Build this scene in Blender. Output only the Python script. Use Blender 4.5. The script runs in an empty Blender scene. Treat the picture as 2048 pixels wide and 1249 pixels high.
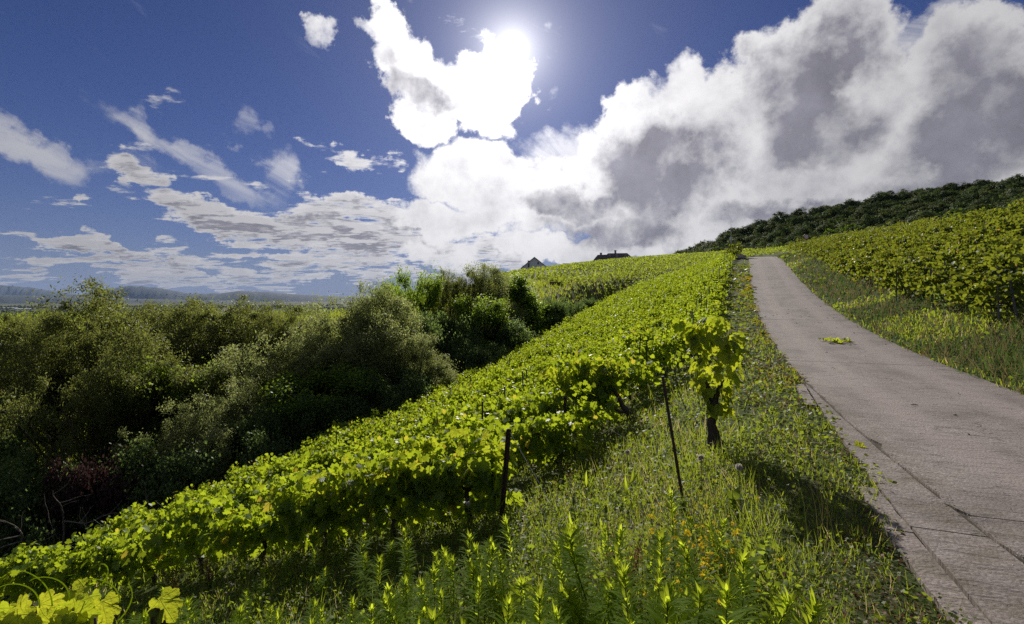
import bpy, math, random
import numpy as np
from math import sin, cos, pi, radians
rng = np.random.default_rng(7)
random.seed(7)
scene = bpy.context.scene
COL = scene.collection

# ------------------------------------------------------------------ camera, sky, sun, exposure
FPX, HV = 1024.0, 597.0          # focal length and horizon row for a 2048 px wide picture
cam_d = bpy.data.cameras.new('camera')
cam = bpy.data.objects.new('camera', cam_d)
COL.objects.link(cam)
cam.location = (0, 0, 0)
cam.rotation_euler = (radians(90), 0, 0)
cam_d.sensor_width = 36.0
cam_d.lens = 18.0
cam_d.shift_y = -(624.5 - HV) / 2048.0
cam_d.clip_start = 0.05
cam_d.clip_end = 90000
scene.camera = cam
scene.view_settings.view_transform = 'Standard'
scene.view_settings.look = 'None'
scene.view_settings.gamma = 1.0
scene.view_settings.use_curve_mapping = False
scene.view_settings.exposure = 0.12
scene.cycles.use_denoising = False
scene.cycles.use_adaptive_sampling = True
scene.cycles.adaptive_threshold = 0.01
scene.cycles.adaptive_min_samples = 24
scene.cycles.max_bounces = 6
scene.cycles.diffuse_bounces = 4
scene.cycles.glossy_bounces = 2
scene.cycles.transmission_bounces = 4
scene.cycles.transparent_max_bounces = 4
scene.cycles.sample_clamp_indirect = 4.0

SUN_EL = math.atan(497 / 1024.0)
sun_d = bpy.data.lights.new('sun', 'SUN')
sun_d.energy = 5.0
sun_d.angle = radians(0.55)
sun_d.color = (1.0, 0.93, 0.80)
sun = bpy.data.objects.new('sun', sun_d)
COL.objects.link(sun)
sun.rotation_euler = (-(pi / 2 - SUN_EL), 0, 0)     # shines from +y towards the camera
sun.location = (0, 0, 30)


class NT:
    """tiny helper to chain shader nodes"""
    def __init__(self, tree):
        self.t = tree
        tree.nodes.clear()

    def n(self, typ, ins=None, **props):
        nd = self.t.nodes.new(typ)
        for k, v in props.items():
            setattr(nd, k, v)
        for k, v in (ins or {}).items():
            self.set(nd, k, v)
        return nd

    def set(self, nd, k, v):
        sock = nd.inputs[k]
        if isinstance(v, bpy.types.NodeSocket):
            self.t.links.new(v, sock)
        elif isinstance(v, bpy.types.Node):
            self.t.links.new(v.outputs[0], sock)
        else:
            sock.default_value = v

    def m(self, op, a, b=0.0, c=None):
        nd = self.n('ShaderNodeMath', {0: a, 1: b}, operation=op)
        if c is not None:
            self.set(nd, 2, c)
        return nd.outputs[0]

    def mr(self, v, a, b, c=0.0, d=1.0, smooth=True):
        return self.n('ShaderNodeMapRange', {0: v, 1: a, 2: b, 3: c, 4: d},
                      interpolation_type='SMOOTHSTEP' if smooth else 'LINEAR').outputs[0]

    def mix(self, f, a, b, blend='MIX'):
        nd = self.n('ShaderNodeMix', data_type='RGBA', blend_type=blend)
        for i, v in ((0, f), (6, a), (7, b)):
            self.set(nd, i, v)
        return nd.outputs[2]

    def noise(self, vec, scale, detail=5.0, rough=0.55, dist=0.0, w=None):
        nd = self.n('ShaderNodeTexNoise', {'Vector': vec, 'Scale': scale, 'Detail': detail,
                                           'Roughness': rough, 'Distortion': dist})
        return nd.outputs[0]

    def vmul(self, vec, xyz):
        return self.n('ShaderNodeVectorMath', {0: vec, 1: xyz}, operation='MULTIPLY').outputs[0]


def c4(c):
    return (c[0], c[1], c[2], 1.0)


def build_world():
    w = bpy.data.worlds.new('World')
    scene.world = w
    w.use_nodes = True
    T = NT(w.node_tree)
    out = T.n('ShaderNodeOutputWorld')
    co = T.n('ShaderNodeTexCoord').outputs['Generated']
    nrm = T.n('ShaderNodeVectorMath', {0: co}, operation='NORMALIZE').outputs[0]
    sep = T.n('ShaderNodeSeparateXYZ', {0: nrm})
    x, y, z = sep.outputs
    sky = T.n('ShaderNodeTexSky', sky_type='NISHITA', sun_disc=False)
    sky.sun_elevation = SUN_EL
    sky.sun_rotation = 0.0
    sky.altitude = 400
    sky.air_density = 1.0
    sky.dust_density = 0.25
    sky.ozone_density = 3.0
    skyc = T.n('ShaderNodeVectorMath', {0: sky.outputs[0], 3: 0.05}, operation='SCALE').outputs[0]
    # deep polarised blue
    tint = T.vmul(skyc, (0.36, 0.42, 0.76))
    hz = T.m('POWER', 2.718, T.m('MULTIPLY', T.m('MAXIMUM', z, 0.0), -1 / 0.10))
    hs = T.mix(T.m('MULTIPLY', hz, 0.85), tint, c4((0.21, 0.25, 0.37)))
    # azimuth and elevation in degrees
    az = T.m('MULTIPLY', T.m('ARCTAN2', x, y), 180 / pi)
    el = T.m('MULTIPLY', T.m('ARCSINE', z), 180 / pi)
    # angle from the sun
    sd = T.n('ShaderNodeVectorMath', {0: nrm, 1: (0, cos(SUN_EL), sin(SUN_EL))}, operation='DOT_PRODUCT').outputs['Value']
    ang = T.m('MULTIPLY', T.m('ARCCOSINE', T.m('MINIMUM', sd, 0.9999999)), 180 / pi)
    # turbulence in direction space
    n_big = T.noise(nrm, 3.6, 9, 0.58, 0.25)
    n_mid = T.noise(nrm, 11.0, 8, 0.6, 0.15)
    n_fine = T.noise(nrm, 40.0, 6, 0.6)
    # warped az/el for ragged outlines
    wv = T.n('ShaderNodeTexNoise', {'Vector': nrm, 'Scale': 9.0, 'Detail': 7.0, 'Roughness': 0.6})
    wsep = T.n('ShaderNodeSeparateColor', {0: wv.outputs[1]})
    azw = T.m('ADD', az, T.m('MULTIPLY', T.m('SUBTRACT', wsep.outputs[0], 0.5), 13.0))
    elw = T.m('ADD', el, T.m('MULTIPLY', T.m('SUBTRACT', wsep.outputs[1], 0.5), 10.0))
    ae = T.n('ShaderNodeCombineXYZ', {0: azw, 1: elw, 2: 0.0}).outputs[0]

    def px(u, v):
        X, Z = (u - 1024) / FPX, (HV - v) / FPX
        return math.degrees(math.atan(X)), math.degrees(math.atan(Z / math.hypot(1, X)))

    def blob(u, v, ru, rv, rot=0.0, gain=1.0):
        a, e = px(u, v)
        k = cos(radians(a)) ** 2
        sx, sy = ru / FPX * 57.3 * k, rv / FPX * 57.3 * cos(radians(a))
        mp = T.n('ShaderNodeMapping', {'Vector': ae, 'Location': (a, e, 0), 'Rotation': (0, 0, radians(rot)),
                                       'Scale': (sx, sy, 1)}, vector_type='TEXTURE').outputs[0]
        ln = T.n('ShaderNodeVectorMath', {0: mp}, operation='LENGTH').outputs['Value']
        return T.mr(ln, 0.35, 1.35, gain, 0.0)

    def union(lst):
        r = lst[0]
        for b in lst[1:]:
            r = T.m('SMOOTH_MAX', r, b, 0.15)
        return r

    # --- thick cumulus (heads and bodies as they stand in the photograph)
    cum = union([
        blob(810, 120, 120, 80, -35, 0.95), blob(770, 40, 100, 42, -10, 0.85), blob(880, 180, 150, 85, -20, 0.95), blob(990, 190, 70, 90, 0, 0.9),
        blob(830, 260, 80, 48, -30, 0.9), blob(920, 240, 130, 45, -5, 0.8), blob(650, 40, 45, 55, -40, 0.65),
        blob(1010, 365, 240, 85, 0, 0.95), blob(1320, 350, 200, 170, 10, 1.1),
        blob(1280, 215, 105, 75, 40, 0.85), blob(1370, 165, 90, 80, 30, 0.8),
        blob(1420, 260, 160, 110, 0, 0.95), blob(1620, 150, 190, 130, 12, 1.15), blob(1640, 330, 330, 140, -10, 1.0), blob(1720, 195, 90, 70, 0, 0.95),
        blob(1900, 110, 180, 110, 25, 1.05), blob(1960, 260, 260, 150, 0, 1.15), blob(2300, 200, 350, 260, 0, 1.0),
        blob(1150, 410, 140, 60, 0, 0.9), blob(1400, 440, 200, 70, 0, 0.9), blob(1750, 400, 300, 60, 0, 0.85),
        blob(1250, 490, 220, 32, 0, 0.75), blob(1060, 495, 160, 34, 0, 0.8), blob(1000, 450, 260, 50, 0, 0.85), blob(930, 505, 200, 30, 0, 0.6), blob(1140, 512, 150, 34, 0, 0.9),
    ])
    d1 = T.m('ADD', cum, T.m('MULTIPLY', T.m('SUBTRACT', n_big, 0.52), 1.6))
    d1 = T.m('ADD', d1, T.m('MULTIPLY', T.m('SUBTRACT', n_mid, 0.5), 0.75))
    d1 = T.m('ADD', d1, T.m('MULTIPLY', T.m('SUBTRACT', n_fine, 0.5), 0.22))
    # broken clouds added over the unseen rest of the sky, for white fill light
    ax = T.n('ShaderNodeVectorMath', {0: nrm, 1: (0.1, 0.98, 0.17)}, operation='DOT_PRODUCT').outputs['Value']
    d1 = T.m('ADD', d1, T.mr(ax, 0.35, 0.62, 0.50, 0.0))
    a1 = T.m('MULTIPLY', T.mr(d1, 0.38, 0.68), T.mr(z, -0.01, 0.03))
    dark = union([blob(1320, 345, 130, 105, 5, 1.0), blob(1610, 165, 150, 100, 15, 0.95), blob(1940, 250, 200, 120, 0, 0.95), blob(1930, 110, 110, 60, 25, 0.7),
                  blob(1140, 405, 100, 34, 0, 0.85), blob(835, 185, 80, 40, -15, 0.75), blob(770, 95, 40, 28, -30, 0.5), blob(1580, 425, 170, 36, 0, 0.8),
                  blob(1240, 460, 160, 36, 0, 0.8), blob(1640, 260, 130, 60, 0, 0.75), blob(2250, 200, 250, 200, 0, 0.9), blob(1890, 350, 160, 36, 0, 0.7)])
    th1 = T.mr(T.m('ADD', T.m('ADD', dark, T.mr(ax, 0.35, 0.62, 0.6, 0.0)), T.m('ADD', T.m('MULTIPLY', T.m('SUBTRACT', n_mid, 0.5), 1.1), T.m('MULTIPLY', T.m('SUBTRACT', d1, 0.9), 0.6))), -0.22, 1.12)
    # relief: compare with the cloud a little nearer the sun
    tow = T.n('ShaderNodeVectorMath', {0: T.n('ShaderNodeVectorMath', {0: (0, cos(SUN_EL), sin(SUN_EL)), 1: nrm}, operation='SUBTRACT').outputs[0]}, operation='NORMALIZE').outputs[0]
    sh = T.n('ShaderNodeVectorMath', {0: nrm, 1: T.n('ShaderNodeVectorMath', {0: tow, 3: 0.030}, operation='SCALE').outputs[0]}, operation='ADD').outputs[0]
    relief = T.m('MULTIPLY', T.m('SUBTRACT', T.noise(nrm, 7.5, 6, 0.58), T.noise(sh, 7.5, 6, 0.58)), 3.2)
    # --- low stratocumulus field seen in perspective (a real cloud deck: position = direction / height)
    zz = T.m('MAXIMUM', T.m('ADD', z, 0.10), 0.02)

    def deck_noise(zshift):
        q = T.m('MAXIMUM', T.m('ADD', zz, zshift), 0.02)
        dk = T.n('ShaderNodeCombineXYZ', {0: T.m('DIVIDE', x, q), 1: T.m('DIVIDE', y, q), 2: 3.7}).outputs[0]
        rd = T.n('ShaderNodeMapping', {'Vector': dk, 'Rotation': (0, 0, radians(24)), 'Scale': (0.75, 1.0, 1)}).outputs[0]
        return T.noise(rd, 3.3, 7, 0.60, 0.0)
    # (the deck breaks up into puffs and short bars)
    s_a = deck_noise(0.0)
    s_b = deck_noise(0.012)
    band = union([
        blob(290, 370, 170, 40, -28, 0.60), blob(420, 430, 190, 55, -22, 0.78), blob(620, 470, 270, 60, -10, 0.80),
        blob(860, 490, 220, 50, -8, 0.72), blob(690, 430, 160, 40, -8, 0.66), blob(230, 390, 70, 26, -30, 0.52),
        blob(250, 520, 250, 30, -8, 0.66), blob(330, 488, 60, 18, -8, 0.44), blob(700, 545, 460, 34, -3, 0.62),
        blob(350, 560, 380, 24, -2, 0.58), blob(80, 560, 140, 22, 0, 0.44), blob(30, 490, 60, 14, 0, 0.38),
        blob(700, 310, 130, 26, -6, 0.42), blob(-500, 480, 500, 60, 0, 0.45)])
    d2 = T.m('ADD', T.m('MULTIPLY', band, 1.06), T.m('MULTIPLY', T.m('SUBTRACT', s_a, 0.5), 2.3))
    d2 = T.m('ADD', d2, T.m('MULTIPLY', T.m('SUBTRACT', n_mid, 0.5), 0.55))
    d2 = T.m('ADD', d2, T.m('MULTIPLY', T.m('SUBTRACT', n_fine, 0.5), 0.22))
    a2 = T.mr(d2, 0.36, 0.62)
    under = T.mr(T.m('SUBTRACT', s_b, s_a), -0.06, 0.03)       # more cloud above this point: we look at a shaded base
    th2 = T.m('MULTIPLY', T.mr(d2, 0.42, 0.85), T.m('ADD', 0.35, T.m('MULTIPLY', under, 0.65)))
    # --- cirrus wisps
    aex = T.n('ShaderNodeCombineXYZ', {0: az, 1: el, 2: 0.0}).outputs[0]
    cmap = T.vmul(T.n('ShaderNodeMapping', {'Vector': aex, 'Rotation': (0, 0, radians(26))}).outputs[0], (0.055, 0.26, 1))
    c_n = T.noise(cmap, 1.0, 7, 0.58, 0.7)
    wis = union([blob(60, 290, 190, 34, -18, 0.72), blob(430, 325, 240, 42, -25, 0.90), blob(250, 320, 130, 36, -18, 0.6),
                 blob(570, 355, 60, 50, -45, 0.70), blob(480, 245, 50, 35, -50, 0.45), blob(1800, 60, 300, 40, 20, 0.8),
                 blob(1180, 300, 200, 60, 0, 0.9)])
    a3 = T.m('MULTIPLY', T.mr(T.m('ADD', wis, T.m('MULTIPLY', T.m('SUBTRACT', c_n, 0.5), 1.9)), 0.34, 1.15), 0.78)
    # --- how clouds take the light: thin rims forward-scatter the sun, thick cores are lilac grey
    near = T.m('POWER', 2.718, T.m('MULTIPLY', ang, -1 / 15.0))
    near2 = T.m('POWER', 2.718, T.m('MULTIPLY', ang, -1 / 32.0))
    rim_v = T.m('ADD', 0.34, T.m('ADD', T.m('MULTIPLY', near2, 0.46), T.m('MULTIPLY', near, 0.9)))
    core_v = T.m('ADD', 0.16, T.m('ADD', T.m('MULTIPLY', near2, 0.09), T.m('MULTIPLY', near, 0.17)))
    rim = T.n('ShaderNodeVectorMath', {0: (1.0, 0.985, 1.0), 3: rim_v}, operation='SCALE').outputs[0]
    core_v = T.m('MULTIPLY', core_v, T.m('ADD', 0.12, T.m('ADD', T.m('MULTIPLY', n_mid, 1.05), T.m('ADD', T.m('MULTIPLY', n_big, 0.45), T.m('MULTIPLY', n_fine, 0.30)))))
    core = T.n('ShaderNodeVectorMath', {0: (0.97, 0.95, 1.12), 3: core_v}, operation='SCALE').outputs[0]
    tv1 = T.n('ShaderNodeClamp', {0: T.m('SUBTRACT', T.m('MULTIPLY', th1, 1.02), T.m('MULTIPLY', relief, T.m('ADD', 0.25, T.m('MULTIPLY', th1, 0.75)))), 1: 0.0, 2: 1.0}).outputs[0]
    col1 = T.mix(tv1, rim, core)
    col2 = T.mix(th2, rim, core)
    # aureole round the sun and the disc itself
    aur = T.m('ADD', T.m('MULTIPLY', T.m('POWER', 2.718, T.m('MULTIPLY', ang, -1 / 2.0)), 1.6),
              T.m('MULTIPLY', T.m('POWER', 2.718, T.m('MULTIPLY', ang, -1 / 8.0)), 0.22))
    disc = T.mr(ang, 0.5, 0.9, 14.0, 0.0)
    aurc = T.n('ShaderNodeVectorMath', {0: (1.0, 0.97, 0.93), 3: T.m('ADD', aur, disc)}, operation='SCALE').outputs[0]
    c = T.mix(a3, hs, rim)
    c = T.mix(a2, c, col2)
    c = T.mix(a1, c, col1)
    c = T.n('ShaderNodeVectorMath', {0: c, 1: aurc}, operation='ADD').outputs[0]
    bg = T.n('ShaderNodeBackground', {'Color': c, 'Strength': 1.0})
    T.t.links.new(bg.outputs[0], out.inputs[0])
    w.cycles.sampling_method = 'MANUAL'
    w.cycles.sample_map_resolution = 512


build_world()

# ------------------------------------------------------------------ materials
MATS = {}
LEAFY = set()


def mat(name):
    m = bpy.data.materials.new(name)
    m.use_nodes = True
    MATS[name] = m
    return m, NT(m.node_tree)


def leaf_mat(name, dark, light, trans, tf=0.45, rough=0.42, odd=None, spec=0.4, rnd_obj=0.25):
    """green leaf: each leaf (mesh island) its own tone, lit through from behind"""
    LEAFY.add(name)
    m, T = mat(name)
    out = T.n('ShaderNodeOutputMaterial')
    r = T.n('ShaderNodeNewGeometry').outputs['Random Per Island']
    o = T.n('ShaderNodeObjectInfo').outputs['Random']
    f = T.m('ADD', T.m('MULTIPLY', r, 1 - rnd_obj), T.m('MULTIPLY', o, rnd_obj))
    base = T.mix(f, c4(dark), c4(light))
    tcol = T.mix(f, c4([q * 0.72 for q in trans]), c4(trans))
    if odd:
        k = T.mr(T.m('FRACT', T.m('MULTIPLY', r, 17.31)), 1 - odd[1], 1 - odd[1] + 0.02)
        base = T.mix(k, base, c4(odd[0]))
        tcol = T.mix(k, tcol, c4([min(1, q * 2.2) for q in odd[0]]))
    p = T.n('ShaderNodeBsdfPrincipled', {'Base Color': base, 'Roughness': rough, 'Specular IOR Level': spec})
    t = T.n('ShaderNodeBsdfTranslucent', {'Color': tcol})
    mx = T.n('ShaderNodeMixShader', {0: tf, 1: p.outputs[0], 2: t.outputs[0]})
    T.t.links.new(mx.outputs[0], out.inputs[0])
    return m


def solid_mat(name, a, b, scale=8.0, rough=0.8, bump=0.0, detail=6, spec=0.3, metal=0.0, stretch=(1, 1, 1)):
    m, T = mat(name)
    out = T.n('ShaderNodeOutputMaterial')
    co = T.n('ShaderNodeTexCoord').outputs['Object']
    co = T.vmul(co, stretch)
    nz = T.noise(co, scale, detail, 0.62)
    f = T.mr(nz, 0.32, 0.68)
    p = T.n('ShaderNodeBsdfPrincipled', {'Base Color': T.mix(f, c4(a), c4(b)), 'Roughness': rough,
                                         'Specular IOR Level': spec, 'Metallic': metal})
    if bump:
        bp = T.n('ShaderNodeBump', {'Strength': bump, 'Distance': 0.02, 'Height': nz})
        T.t.links.new(bp.outputs[0], p.inputs['Normal'])
    T.t.links.new(p.outputs[0], out.inputs[0])
    return m


def ground_mat():
    m, T = mat('earth')
    out = T.n('ShaderNodeOutputMaterial')
    co = T.n('ShaderNodeTexCoord').outputs['Object']
    n1 = T.noise(co, 0.35, 6, 0.6)
    n2 = T.noise(co, 5.0, 8, 0.65)
    n3 = T.noise(co, 40.0, 4, 0.6)
    g = T.mix(T.mr(n2, 0.35, 0.65), c4((0.035, 0.055, 0.014)), c4((0.075, 0.10, 0.026)))
    s = T.mix(T.mr(n3, 0.3, 0.7), c4((0.055, 0.040, 0.026)), c4((0.13, 0.10, 0.07)))
    near = T.mix(T.mr(n1, 0.30, 0.50), s, g)
    # the plain far below: woods and fields in patches
    f1 = T.n('ShaderNodeTexVoronoi', {'Vector': T.vmul(co, (1 / 420, 1 / 900, 0)), 'Scale': 1.0})
    pal = T.mix(T.n('ShaderNodeSeparateColor', {0: f1.outputs['Color']}).outputs[0], c4((0.03, 0.055, 0.02)), c4((0.15, 0.15, 0.07)))
    z = T.n('ShaderNodeSeparateXYZ', {0: co}).outputs[2]
    c = T.mix(T.mr(z, -80, -40), pal, near)
    bp = T.n('ShaderNodeBump', {'Strength': 0.6, 'Distance': 0.03, 'Height': n3})
    p = T.n('ShaderNodeBsdfPrincipled', {'Base Color': c, 'Roughness': 0.95, 'Specular IOR Level': 0.1, 'Normal': bp.outputs[0]})
    T.t.links.new(p.outputs[0], out.inputs[0])
    return m


def concrete_mat(name='concrete', tint=(1, 1, 1)):
    m, T = mat(name)
    out = T.n('ShaderNodeOutputMaterial')
    uv = T.n('ShaderNodeUVMap').outputs[0]             # u along the road in metres, v across
    a = T.noise(uv, 55.0, 4, 0.7)                       # exposed aggregate
    vor = T.n('ShaderNodeTexVoronoi', {'Vector': uv, 'Scale': 38.0})
    st = T.noise(T.vmul(uv, (5.0, 1.3, 1)), 2.6, 7, 0.7, 0.8)   # broom streaks across
    big = T.noise(uv, 0.7, 6, 0.6)
    c = T.mix(T.mr(a, 0.3, 0.7), c4((0.155 * tint[0], 0.132 * tint[1], 0.126 * tint[2])), c4((0.34 * tint[0], 0.29 * tint[1], 0.28 * tint[2])))
    peb = T.mr(T.n('ShaderNodeSeparateColor', {0: vor.outputs['Color']}).outputs[0], 0.86, 0.96)
    c = T.mix(T.m('MULTIPLY', peb, 0.55), c, c4((0.42, 0.38, 0.35)))
    c = T.mix(T.mr(st, 0.53, 0.68, 0.0, 0.60), c, c4((0.085, 0.072, 0.07)))
    c = T.mix(T.mr(big, 0.40, 0.66, 0.0, 0.7), c, c4((0.13, 0.108, 0.103)))
    # cracks, wheel tracks, stains
    wuv = T.n('ShaderNodeVectorMath', {0: uv, 1: T.n('ShaderNodeVectorMath', {0: T.n('ShaderNodeTexNoise', {'Vector': uv, 'Scale': 1.6, 'Detail': 5.0}).outputs[1], 3: 0.9}, operation='SCALE').outputs[0]}, operation='ADD').outputs[0]
    ck = T.n('ShaderNodeTexVoronoi', {'Vector': T.vmul(wuv, (0.42, 0.25, 1)), 'Scale': 1.0}, feature='DISTANCE_TO_EDGE').outputs['Distance']
    crack = T.m('MULTIPLY', T.mr(ck, 0.0015, 0.007, 1.0, 0.0), T.mr(T.noise(uv, 0.5, 2), 0.45, 0.6))
    c = T.mix(T.m('MULTIPLY', crack, 0.8), c, c4((0.03, 0.026, 0.022)))
    vv = T.n('ShaderNodeSeparateXYZ', {0: uv}).outputs[1]
    trk = T.mr(T.m('ABSOLUTE', T.m('SUBTRACT', T.m('ABSOLUTE', vv), 0.80)), 0.12, 0.42, 1.0, 0.0)
    c = T.mix(T.m('MULTIPLY', trk, T.mr(big, 0.3, 0.6, 0.2, 0.5)), c, c4((0.34, 0.285, 0.27)))
    spot = T.noise(uv, 2.6, 5, 0.65)
    c = T.mix(T.mr(spot, 0.62, 0.72, 0.0, 0.6), c, c4((0.055, 0.046, 0.042)))
    edge = T.mr(T.m('ABSOLUTE', vv), 1.25, 1.68, 0.0, 0.5)
    c = T.mix(T.m('MULTIPLY', edge, T.mr(spot, 0.4, 0.6)), c, c4((0.10, 0.085, 0.05)))
    h = T.m('ADD', T.m('MULTIPLY', a, 0.6), T.m('SUBTRACT', T.m('MULTIPLY', vor.outputs['Distance'], -0.5), T.mr(st, 0.5, 0.7, 0, 0.8)))
    bp = T.n('ShaderNodeBump', {'Strength': 0.75, 'Distance': 0.012, 'Height': h})
    p = T.n('ShaderNodeBsdfPrincipled', {'Base Color': c, 'Roughness': 0.75, 'Specular IOR Level': 0.35, 'Normal': bp.outputs[0]})
    T.t.links.new(p.outputs[0], out.inputs[0])
    return m


ground_mat()
concrete_mat()
concrete_mat('kerb_concrete', (1.05, 1.03, 1.0))
leaf_mat('vine_leaf', (0.042, 0.095, 0.012), (0.11, 0.18, 0.022), (0.56, 0.70, 0.03), 0.52, 0.50, spec=0.28, odd=((0.36, 0.30, 0.03), 0.03))
leaf_mat('vine_leaf_olive', (0.040, 0.085, 0.014), (0.085, 0.13, 0.025), (0.36, 0.41, 0.03), 0.44, 0.5, spec=0.28, odd=((0.26, 0.16, 0.03), 0.025))  # duller, more olive leaf for the vines above the road
leaf_mat('willow_leaf', (0.046, 0.068, 0.022), (0.10, 0.12, 0.038), (0.33, 0.37, 0.075), 0.50, 0.5, spec=0.22)
leaf_mat('grey_willow_leaf', (0.080, 0.10, 0.045), (0.15, 0.175, 0.08), (0.46, 0.52, 0.16), 0.54, 0.48, spec=0.25)
leaf_mat('broad_leaf', (0.028, 0.060, 0.014), (0.06, 0.115, 0.022), (0.42, 0.60, 0.05), 0.55, 0.5, spec=0.2)
leaf_mat('shrub_leaf', (0.030, 0.055, 0.020), (0.065, 0.10, 0.04), (0.26, 0.38, 0.09), 0.50, 0.5, spec=0.2)
leaf_mat('plum_leaf', (0.035, 0.020, 0.020), (0.065, 0.040, 0.038), (0.10, 0.05, 0.045), 0.3, 0.6, spec=0.1)
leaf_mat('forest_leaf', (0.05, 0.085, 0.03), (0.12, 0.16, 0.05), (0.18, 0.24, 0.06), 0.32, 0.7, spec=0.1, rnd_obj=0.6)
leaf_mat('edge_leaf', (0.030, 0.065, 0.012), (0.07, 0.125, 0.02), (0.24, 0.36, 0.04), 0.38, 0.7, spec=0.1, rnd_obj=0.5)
leaf_mat('weed_leaf', (0.065, 0.11, 0.014), (0.12, 0.19, 0.025), (0.72, 0.86, 0.05), 0.62, 0.7, spec=0.05)
leaf_mat('broad_weed_leaf', (0.05, 0.09, 0.014), (0.10, 0.15, 0.025), (0.42, 0.54, 0.04), 0.5, 0.6, spec=0.12)
leaf_mat('grass_blade', (0.05, 0.105, 0.013), (0.11, 0.165, 0.025), (0.47, 0.56, 0.04), 0.52, 0.6, spec=0.15, odd=((0.28, 0.23, 0.10), 0.12))
leaf_mat('dry_grass', (0.060, 0.052, 0.024), (0.15, 0.125, 0.06), (0.28, 0.23, 0.10), 0.38, 0.7, spec=0.1, odd=((0.055, 0.095, 0.02), 0.55))
leaf_mat('clover_leaf', (0.035, 0.075, 0.014), (0.08, 0.125, 0.025), (0.40, 0.49, 0.03), 0.48, 0.55, spec=0.2, odd=((0.11, 0.075, 0.03), 0.07))
leaf_mat('yellow_petal', (0.62, 0.44, 0.015), (0.78, 0.60, 0.03), (0.85, 0.66, 0.03), 0.4, 0.6)
leaf_mat('pale_petal', (0.45, 0.36, 0.36), (0.62, 0.56, 0.54), (0.7, 0.6, 0.58), 0.3, 0.7)
leaf_mat('purple_petal', (0.16, 0.10, 0.26), (0.26, 0.18, 0.38), (0.3, 0.2, 0.42), 0.3, 0.7)
leaf_mat('brown_weed', (0.09, 0.045, 0.025), (0.17, 0.09, 0.05), (0.26, 0.13, 0.06), 0.3, 0.7)
leaf_mat('seed_fluff', (0.5, 0.46, 0.42), (0.65, 0.6, 0.56), (0.7, 0.66, 0.6), 0.5, 0.8)
leaf_mat('white_bloom', (0.5, 0.5, 0.46), (0.7, 0.7, 0.64), (0.7, 0.7, 0.6), 0.3, 0.7)
solid_mat('bark', (0.035, 0.026, 0.020), (0.10, 0.078, 0.062), 14, 0.92, 0.8, stretch=(1, 1, 0.25))
solid_mat('dead_wood', (0.10, 0.085, 0.075), (0.22, 0.19, 0.17), 10, 0.9, 0.5, stretch=(1, 1, 0.3))
solid_mat('rusty_steel', (0.030, 0.020, 0.017), (0.085, 0.050, 0.038), 45, 0.75, 0.4, spec=0.4)
solid_mat('grey_steel', (0.07, 0.075, 0.085), (0.14, 0.145, 0.16), 30, 0.55, 0.2, spec=0.5)
solid_mat('wire', (0.28, 0.29, 0.31), (0.45, 0.46, 0.48), 60, 0.4, 0.0, spec=0.5, metal=0.6)
solid_mat('green_stem', (0.07, 0.11, 0.02), (0.13, 0.17, 0.04), 20, 0.6)
solid_mat('plaster', (0.76, 0.77, 0.80), (0.82, 0.83, 0.85), 2, 0.9)
solid_mat('plaster_warm', (0.45, 0.38, 0.30), (0.55, 0.47, 0.38), 2, 0.9)
solid_mat('roof_tile', (0.075, 0.045, 0.038), (0.13, 0.08, 0.065), 6, 0.8, 0.3)
solid_mat('roof_slate', (0.07, 0.06, 0.06), (0.13, 0.11, 0.11), 6, 0.55, 0.3)
solid_mat('window_dark', (0.02, 0.022, 0.03), (0.04, 0.045, 0.055), 4, 0.15, spec=0.6)
solid_mat('stone', (0.28, 0.25, 0.23), (0.46, 0.42, 0.39), 9, 0.9, 0.6)
solid_mat('red_soil', (0.10, 0.06, 0.045), (0.19, 0.125, 0.10), 5, 0.95, 0.6)
solid_mat('joint_dirt', (0.025, 0.020, 0.014), (0.07, 0.055, 0.035), 30, 0.95, 0.5)
solid_mat('white_paint', (0.7, 0.7, 0.7), (0.78, 0.78, 0.78), 5, 0.5)
solid_mat('red_paint', (0.45, 0.03, 0.03), (0.5, 0.04, 0.04), 5, 0.5)
solid_mat('hazy_mountain', (0.03, 0.05, 0.065), (0.05, 0.075, 0.09), 0.0006, 0.95)  # bluish tone puts some of the distance haze into the colour


# ------------------------------------------------------------------ mesh helpers
def link(o, parent=None):
    COL.objects.link(o)
    if parent is not None:
        o.parent = parent
    return o


def tag(o, label=None, cat=None, group=None, kind=None):
    if label: o['label'] = label
    if cat: o['category'] = cat
    if group: o['group'] = group
    if kind: o['kind'] = kind
    return o


def empty(name, loc=(0, 0, 0), rot=(0, 0, 0)):
    o = bpy.data.objects.new(name, None)
    o.empty_display_size = 0.2
    o.location = loc
    o.rotation_euler = rot
    return link(o)


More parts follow.
